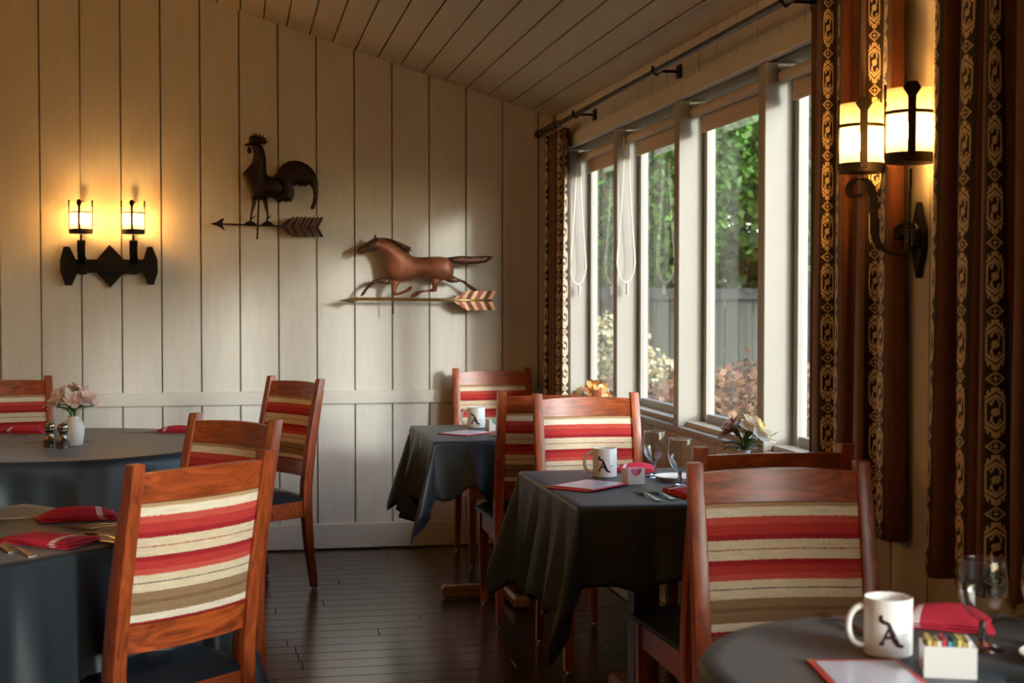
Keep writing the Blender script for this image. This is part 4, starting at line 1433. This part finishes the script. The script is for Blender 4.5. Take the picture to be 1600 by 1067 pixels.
# lamp between the curtains
t = empty('wall_sconce', (XW, 3.368, 1.506)); tag(t, 'black iron scroll sconce with two amber shades between the motif curtains', 'wall lamp', 'iron wall lamps')
RYs = Matrix.Rotation(radians(90), 4, 'Z') @ Matrix.Rotation(radians(90), 4, 'X')
MB().prism([(0, -.095), (.030, -.02), (.030, .02), (0, .098), (-.030, .02), (-.030, -.02)], -.020, -.004, M=RYs).build('back_plate', M['iron'], t)
MB().box((-.030, 0, .008), (.022, .05, .05), .003).build('boss', M['iron'], t)
def scroll(yl, nm):
    # plan: from the boss at (-.035, 0) out to the lamp at (-.107, yl)
    pts = [(490, 830), (465, 862), (440, 885), (405, 895), (370, 890), (330, 872), (300, 850), (280, 815), (270, 780), (266, 715), (263, 650), (262, 600), (255, 560), (243, 525), (225, 500), (205, 486), (185, 481), (160, 482), (138, 490), (120, 507), (111, 530), (113, 555), (125, 575), (145, 583), (162, 578), (175, 565)]
    P = []
    for zx, zy in pts:
        s = (470 - zx) / 280.0
        P.append((-.040 - .071 * s, yl * s, .011 + (800 - zy) * .000489))
    wd = Vector((yl, .067, 0)).normalized() if False else Vector((-yl, -.067, 0)).cross(Vector((0, 0, 1)))
    MB().ribbon(P, wd, .022, .005).build(nm, M['iron'], t, smooth=True)
    pts = [(480, 738), (440, 733), (400, 737), (368, 750), (347, 772), (345, 792), (358, 806), (380, 810), (405, 803), (413, 792)]
    P = [(-.036 - .03 * ((470 - zx) / 280.0), yl * (470 - zx) / 280.0, .011 + (800 - zy) * .000489) for zx, zy in pts]
    MB().ribbon(P, wd, .022, .005).build('small_scroll', M['iron'], t, smooth=True)
for yl in (.125, -.148):
    scroll(yl, 'scroll_arm')
    lamp_head(t, (-.111, yl, .193), .057, .166, radians(249 if yl > 0 else 246), 'bulb_b', 1.15)

# ------------------------------------------------------------------ weather vanes on the back wall
def vane(name, loc, label, sx, anchor, s):
    t = empty(name, loc); tag(t, label, 'weather vane', 'weather vanes on the wall')
    def q(p): return ((p[0] - anchor[0]) * s, (anchor[1] - p[1]) * s)
    return t, q
RV = Matrix.Rotation(radians(90), 4, 'X')      # local xy -> wall xz, front towards the room

def fletching(t, q, x0, x1, ymid0, ymid1, yt, yb, n, lean, mats, tipx):
    """paired barbs slanting back from the shaft, each one a strip of metal"""
    for i in range(n):
        for side in (-1, 1):
            u0 = x0 + (x1 - x0) * i / n; u1 = x0 + (x1 - x0) * (i + 1) / n
            ym = ymid0 + (ymid1 - ymid0) * (i + .5) / n
            yo = yt if side < 0 else yb
            grow = min(1.0, .45 + .35 * i) if i < 2 else 1.0
            yo = ym + (yo - ym) * grow
            pts = [(u0, ym), (u1 - 1.5, ym), (u1 + lean - 1.5, yo), (u0 + lean + (u1 - u0) * .35, yo + (3 if side > 0 else -3)), (u0 + lean, yo + (-6 if side > 0 else 6))]
            MB().prism([q(p) for p in (pts if side > 0 else pts[::-1])], -.002, .004 + (.002 if i % 2 else 0), M=RV).build('feather_barb', M[mats[i % len(mats)]], t)

# rooster
t, q = vane('rooster_vane', (.108, YB - .075, 1.665), 'dark metal rooster weather vane on an arrow', 1, (437, 987), .000627)
st = .012
body = [(410, 262), (408, 300), (395, 340), (368, 375), (318, 430), (316, 455), (340, 500), (365, 560), (385, 615), (400, 640), (430, 655), (470, 655), (500, 640), (540, 630), (590, 625), (630, 605), (652, 575), (655, 530), (640, 490), (600, 462), (560, 455), (530, 445), (516, 425), (515, 340), (510, 280), (500, 230), (485, 195), (450, 180), (420, 178), (395, 185), (388, 200), (402, 225)]
inflate(MB(), [q(p) for p in smooth_poly(body)], .028, st, M=RV).build('body', M['bronze'], t, smooth='all') if False else None
mb = MB(); inflate(mb, [q(p) for p in smooth_poly(body)], .030, st, M=RV); mb.build('body', M['bronze'], t, smooth=True)
mb = MB(); inflate(mb, [q(p) for p in smooth_poly([(470, 520), (520, 470), (590, 466), (640, 500), (652, 545), (640, 590), (590, 612), (530, 605), (480, 570)])], .012, .008, M=Matrix.Translation((0, -.028, 0)) @ RV); mb.build('wing', M['bronze'], t, smooth=True)
mb = MB(); mb.prism([q(p) for p in [(330, 196), (360, 178), (400, 172), (400, 196), (350, 203)]], -.006, .008, M=RV); mb.build('beak', M['bronze'], t)
mb = MB(); inflate(mb, [q(p) for p in [(370, 185), (372, 150), (380, 112), (395, 122), (404, 92), (417, 116), (432, 84), (444, 116), (464, 90), (470, 124), (496, 104), (492, 138), (520, 124), (508, 156), (534, 152), (515, 180), (500, 188), (470, 184), (430, 180), (395, 182)]], .006, .010, M=RV); mb.build('comb', M['bronze'], t)
mb = MB(); inflate(mb, [q(p) for p in smooth_poly([(370, 205), (355, 225), (356, 252), (370, 268), (388, 265), (396, 245), (392, 222), (382, 205)])], .006, .008, M=RV); mb.build('wattle', M['bronze'], t)
tail = [(560, 462), (600, 430), (625, 385), (660, 345), (705, 322), (760, 315), (815, 326), (865, 352), (905, 392), (932, 440), (946, 500), (948, 580), (940, 650), (912, 720), (895, 727), (880, 712), (900, 660), (908, 600), (898, 550), (875, 515), (850, 522), (835, 538), (815, 522), (797, 534), (775, 516), (752, 524), (735, 528), (746, 560), (746, 610), (735, 640), (715, 670), (697, 655), (680, 670), (655, 655), (620, 677), (590, 650), (562, 630), (600, 620), (640, 580), (640, 520), (610, 480)]
mb = MB(); inflate(mb, [q(p) for p in tail], .016, st, M=RV); mb.build('tail', M['bronze'], t, smooth=True)
def limb(t, pts, r, mat, nm, dy=0):
    mb = MB(); P = [(q(p)[0], dy, q(p)[1]) for p in pts]; mb.tube(P, r, 8); return mb.build(nm, M[mat], t, smooth='all')
limb(t, [(408, 620), (412, 680), (395, 740), (386, 790), (384, 835)], [.013, .011, .006, .005, .005], 'bronze', 'leg')
limb(t, [(498, 630), (512, 700), (524, 770), (522, 800), (518, 838)], [.014, .011, .006, .005, .005], 'bronze', 'leg')
limb(t, [(386, 805), (405, 800), (430, 782)], [.005, .004, .001], 'bronze', 'spur')
limb(t, [(522, 805), (540, 795), (558, 770)], [.005, .004, .001], 'bronze', 'spur')
for cx in (380, 525):
    mb = MB(); inflate(mb, [q(p) for p in [(cx - 60, 862), (cx - 30, 835), (cx, 824), (cx + 30, 836), (cx + 58, 864)]], .008, .01, M=RV); mb.build('foot', M['bronze'], t)
limb(t, [(140, 855), (640, 870)], .0045, 'bronze', 'shaft')
limb(t, [(452, 640), (437, 980)], .0045, 'bronze', 'pin')
limb(t, [(452, 660), (450, 662)], .004, 'bronze', 'stud')
mb = MB(); mb.prism([q(p) for p in [(50, 855), (105, 838), (150, 808), (166, 806), (152, 845), (156, 858), (152, 868), (172, 908), (160, 905), (125, 880), (95, 868)]], -.003, .004, M=RV); mb.build('arrow_head', M['bronze'], t)
fletching(t, q, 612, 950, 868, 876, 792, 958, 10, 42, ['copper_dark', 'bronze', 'copper_dark', 'bronze'], 1000)
for xx in (.0,):
    mb = MB(); mb.tube([(q((437, 600))[0], .0, q((437, 600))[1]), (q((437, 600))[0], .073, q((437, 600))[1])], .005, 6); mb.build('wall_pin', M['iron'], t)

# horse
t, q = vane('horse_vane', (.808, YB - .105, 1.26), 'copper running horse weather vane on a feathered arrow', 1, (526, 829), .000600)
body = [(232, 240), (248, 208), (300, 190), (330, 160), (372, 138), (402, 130), (450, 140), (505, 152), (570, 190), (640, 235), (700, 280), (750, 299), (850, 296), (950, 290), (1030, 298), (1068, 320), (1088, 370), (1096, 430), (1085, 470), (1030, 502), (960, 515), (900, 500), (840, 480), (760, 490), (690, 508), (620, 516), (580, 522), (535, 500), (505, 480), (490, 420), (488, 370), (470, 310), (445, 268), (400, 246), (340, 245), (300, 262), (265, 277), (240, 264)]
mb = MB(); inflate(mb, [q(p) for p in smooth_poly(body)], .036, .014, M=RV); mb.build('body', M['copper'], t, smooth=True)
mb = MB(); inflate(mb, [q(p) for p in smooth_poly([(225, 245), (245, 205), (300, 187), (330, 157), (372, 134), (410, 126), (440, 150), (448, 200), (430, 238), (380, 248), (300, 264), (262, 280), (236, 268)])], .024, .012, M=Matrix.Translation((0, -.006, 0)) @ RV); mb.build('head', M['copper_dark'], t, smooth=True)
mb = MB(); mb.prism([q(p) for p in [(376, 140), (378, 108), (388, 98), (402, 120), (408, 140)]], -.005, .006, M=RV); mb.build('ear', M['copper_dark'], t)
mb = MB(); inflate(mb, [q(p) for p in [(402, 124), (470, 127), (530, 135), (600, 163), (660, 190), (715, 213), (700, 226), (724, 236), (690, 250), (702, 272), (640, 237), (560, 183), (480, 150)]], .012, .012, M=RV); mb.build('mane', M['copper_dark'], t, smooth=True)
mb = MB(); inflate(mb, [q(p) for p in [(1030, 300), (1150, 284), (1300, 290), (1380, 284), (1464, 286), (1430, 300), (1455, 305), (1400, 330), (1405, 340), (1300, 356), (1180, 362), (1100, 350), (1040, 330)]], .014, .012, M=RV); mb.build('tail', M['copper_dark'], t, smooth=True)
for pl, dy in (([(505, 483), (440, 480), (380, 500), (330, 540), (290, 590), (258, 640), (262, 652), (298, 630), (312, 597), (352, 557), (400, 532), (450, 532), (530, 548)], .012),
               ([(525, 495), (530, 560), (532, 622), (556, 642), (610, 636), (662, 616), (702, 600), (722, 570), (710, 552), (680, 573), (640, 598), (584, 618), (572, 600), (592, 548), (622, 508)], -.006),
               ([(880, 470), (902, 540), (897, 588), (800, 593), (742, 608), (704, 638), (704, 662), (740, 656), (772, 640), (804, 611), (932, 609), (942, 590), (948, 530), (990, 492)], -.006),
               ([(1000, 498), (1060, 526), (1110, 527), (1168, 514), (1208, 548), (1258, 592), (1312, 612), (1346, 602), (1302, 575), (1252, 550), (1190, 503), (1130, 484), (1080, 455)], .012)):
    mb = MB(); inflate(mb, [q(p) for p in smooth_poly(pl)], .011, .010, M=Matrix.Translation((0, dy, 0)) @ RV); mb.build('leg', M['copper'] if dy < 0 else M['copper_dark'], t, smooth=True)
limb(t, [(205, 671), (1090, 681), (1440, 684)], [.009, .009, .008], 'brass', 'shaft')
limb(t, [(548, 640), (548, 806)], .004, 'copper_dark', 'pin')
mb = MB(); mb.lathe([(0, 0), (.010, .055), (.019, .085), (.006, .075), (.006, .105), (0, .105)], 12, M=Matrix.Translation((q((55, 684))[0], 0, q((55, 684))[1])) @ Matrix.Rotation(radians(90), 4, 'Y')); mb.build('arrow_head', M['brass'], t, smooth=True)
fletching(t, q, 1078, 1440, 681, 684, 600, 772, 9, 46, ['copper_pale', 'copper', 'copper_pale', 'copper_dark'], 1490)
for zx in (700, 900):
    mb = MB(); mb.tube([(q((zx, 420))[0], 0.0, q((zx, 420))[1]), (q((zx, 420))[0], .103, q((zx, 420))[1])], .005, 6); mb.build('wall_pin', M['iron'], t)

# ------------------------------------------------------------------ the garden outside
struct(MB().box((14, 8, -.35), (24.3, 60, .3)).build('ground', M['soil']), 'garden soil outside the windows', 'ground')
fe = empty('garden_fence', (6, 14.2, -.2), radians(-8)); tag(fe, 'grey green board fence in the garden', 'fence')
fb = MB().box((0, 0, .78), (.142, .022, 1.56), .003).mesh('fence_board', M['fence'])
for i in range(60):
    inst('fence_board', fb, fe, (-4.4 + .147 * i, .004 * (i % 3), random.uniform(-.01, .01)))
for z in (1.60, .35):
    MB().box((0, -.035, z), (9.0, .045, .09 if z < 1 else .12), .004).build('fence_rail', M['fence_rail'], fe)
for i in range(5):
    MB().box((-4.2 + 2.1 * i, -.075, .86), (.10, .10, 1.72), .005).build('fence_post', M['fence_rail'], fe)

def leaf_cloud(mb, n, centre, rad, L, rnd, shell=.45, wfac=.55):
    for _ in range(n):
        while True:
            p = Vector((rnd.uniform(-1, 1), rnd.uniform(-1, 1), rnd.uniform(-1, 1)))
            if shell < p.length < 1: break
        c = Vector(centre) + Vector((p.x * rad[0], p.y * rad[1], p.z * rad[2]))
        d = Vector((rnd.gauss(0, 1), rnd.gauss(0, 1), rnd.gauss(-.4, .7))).normalized()
        s = d.cross(Vector((rnd.gauss(0, 1), rnd.gauss(0, 1), rnd.gauss(0, 1)))).normalized()
        l = L * rnd.uniform(.6, 1.3); w = l * wfac
        mb.add([c, c + d * l * .5 + s * w / 2, c + d * l, c + d * l * .5 - s * w / 2], [(0, 1, 2, 3)])

def tree(loc, label, blobs, n, L, seed, trunk_h=2.0, mat='foliage', name='garden_tree'):
    rnd = random.Random(seed)
    t = empty(name, (loc[0], loc[1], -.2)); tag(t, label, 'tree', 'garden trees')
    mb = MB(); P = [(0, 0, 0), (.05, .03, trunk_h * .5), (.0, .06, trunk_h)]
    mb.tube(P, [.14, .11, .08], 10)
    for c, r in blobs:
        mb.tube([(0, .05, trunk_h * .75), (c[0] * .5, c[1] * .5, (trunk_h + c[2]) / 2), c], [.06, .04, .015], 7)
    mb.build('trunk', M['bark'], t, smooth=True)
    lf = MB()
    for c, r in blobs: leaf_cloud(lf, n, c, r, L, rnd)
    o = lf.build('foliage', M[mat], t); o['kind'] = 'stuff'
    return t
tree((3.6, 12.6), 'leafy green tree overhanging the fence in the third window', [((0, 0, 3.0), (1.1, 1.0, 1.2)), ((-.7, .2, 3.6), (.9, .9, 1.0)), ((.6, .3, 3.9), (1.0, .9, 1.0)), ((.2, -.2, 2.2), (.55, .5, .45))], 5200, .09, 11)
tree((6.2, 13.6), 'wide green tree behind the fence at the nearest window', [((0, 0, 3.0), (1.5, 1.1, 1.4)), ((-1.0, 0, 4.2), (1.2, 1.0, 1.1)), ((.9, .2, 4.2), (1.3, 1.0, 1.1))], 4200, .11, 12)
tree((4.3, 15.8), 'tall green tree behind the fence toward the far window', [((0, 0, 3.2), (1.5, 1.1, 1.6)), ((-.9, 0, 4.6), (1.2, 1.0, 1.2)), ((.9, 0, 4.8), (1.2, 1.0, 1.3))], 4200, .12, 13)
tree((2.9, 16.5), 'dark green tree seen in the narrow far window', [((0, 0, 2.6), (.9, .9, 1.6)), ((.1, 0, 4.4), (1.0, .9, 1.2))], 3000, .15, 14)
rnd = random.Random(77)
hg = empty('garden_hedge', (6.5, 18.0, -.2)); tag(hg, 'tall dense green hedge behind the fence and trees', 'hedge')
mb = MB()
for k in range(9):
    mb.tube([(-4.4 + k * 1.1, .1, 0), (-4.3 + k * 1.1, 0, 2.5), (-4.5 + k * 1.1, .1, 5)], [.08, .06, .02], 7)
mb.build('trunks', M['bark'], hg, smooth=True)
lf = MB()
for k in range(24000):
    c = Vector((rnd.uniform(-4.9, 5.2), rnd.gauss(0, .35), rnd.uniform(.1, 5.6) + .3 * sin(k)))
    d = Vector((rnd.gauss(0, 1), rnd.gauss(-.3, .6), rnd.gauss(-.5, .7))).normalized(); q_ = d.cross(Vector((rnd.gauss(0, 1), rnd.gauss(0, 1), rnd.gauss(0, 1)))).normalized()
    l = .26 * rnd.uniform(.6, 1.3)
    lf.add([c, c + d * l * .5 + q_ * l * .28, c + d * l, c + d * l * .5 - q_ * l * .28], [(0, 1, 2, 3)])
o = lf.build('foliage', M['foliage'], hg); o['kind'] = 'stuff'
tree((8.6, 16.5), 'distant broad green tree beyond the fence', [((0, 0, 3.0), (2.2, 1.3, 2.0)), ((0, 0, 5.2), (2.0, 1.3, 1.3))], 1900, .2, 15)

def shrub(loc, label, blobs, n, L, seed, mat, flowers=None, name='garden_shrub', wfac=.55):
    rnd = random.Random(seed)
    t = empty(name, (loc[0], loc[1], -.2)); tag(t, label, 'shrub', 'garden shrubs')
    mb = MB()
    for c, r in blobs:
        for k in range(4):
            a = rnd.uniform(0, 2 * pi)
            mb.tube([(c[0] * .3, c[1] * .3, 0), (c[0] * .7 + .1 * cos(a), c[1] * .7 + .1 * sin(a), c[2] * .6), (c[0] + r[0] * .5 * cos(a), c[1] + r[1] * .5 * sin(a), c[2] + r[2] * .4)], [.012, .009, .004], 6)
    mb.build('twigs', M['bark'], t)
    lf = MB()
    for c, r in blobs: leaf_cloud(lf, n, c, r, L, rnd, .3, wfac)
    o = lf.build('leaves', M[mat], t); o['kind'] = 'stuff'
    if flowers:
        fl_ = MB()
        for c, r in flowers: leaf_cloud(fl_, 420, c, r, .045, rnd, .3, .9)
        o = fl_.build('blossoms', M['cream_flowers'], t); o['kind'] = 'stuff'
    return t
shrub((2.95, 8.55), 'russet dry-leaved shrub outside the third window', [((0, 0, .72), (.55, .5, .42)), ((.5, .3, .78), (.5, .5, .42)), ((-.3, .5, .60), (.4, .4, .40))], 2200, .065, 21, 'brown_leaves', wfac=.6)
shrub((2.62, 9.6), 'low russet shrub outside the second window', [((0, 0, .55), (.45, .45, .42)), ((.1, .6, .6), (.45, .4, .4))], 2000, .065, 22, 'brown_leaves', wfac=.6)
shrub((2.95, 10.9), 'cream flowering shrub outside the second window', [((0, 0, .75), (.5, .5, .6))], 1300, .08, 23, 'grey_leaves', flowers=[((-.1, -.2, 1.25), (.30, .26, .22)), ((.15, -.2, 1.02), (.24, .2, .18)), ((-.2, -.25, .95), (.2, .2, .2))])
shrub((4.2, 8.2), 'grey green shrub outside the nearest window', [((0, 0, .6), (.7, .6, .55)), ((.7, 0, .6), (.6, .6, .5))], 1200, .09, 24, 'grey_leaves')
shrub((2.45, 6.6), 'small grey green plant close outside the glass', [((0, 0, .42), (.32, .5, .32)), ((.1, .8, .42), (.3, .4, .3))], 800, .08, 25, 'grey_leaves')
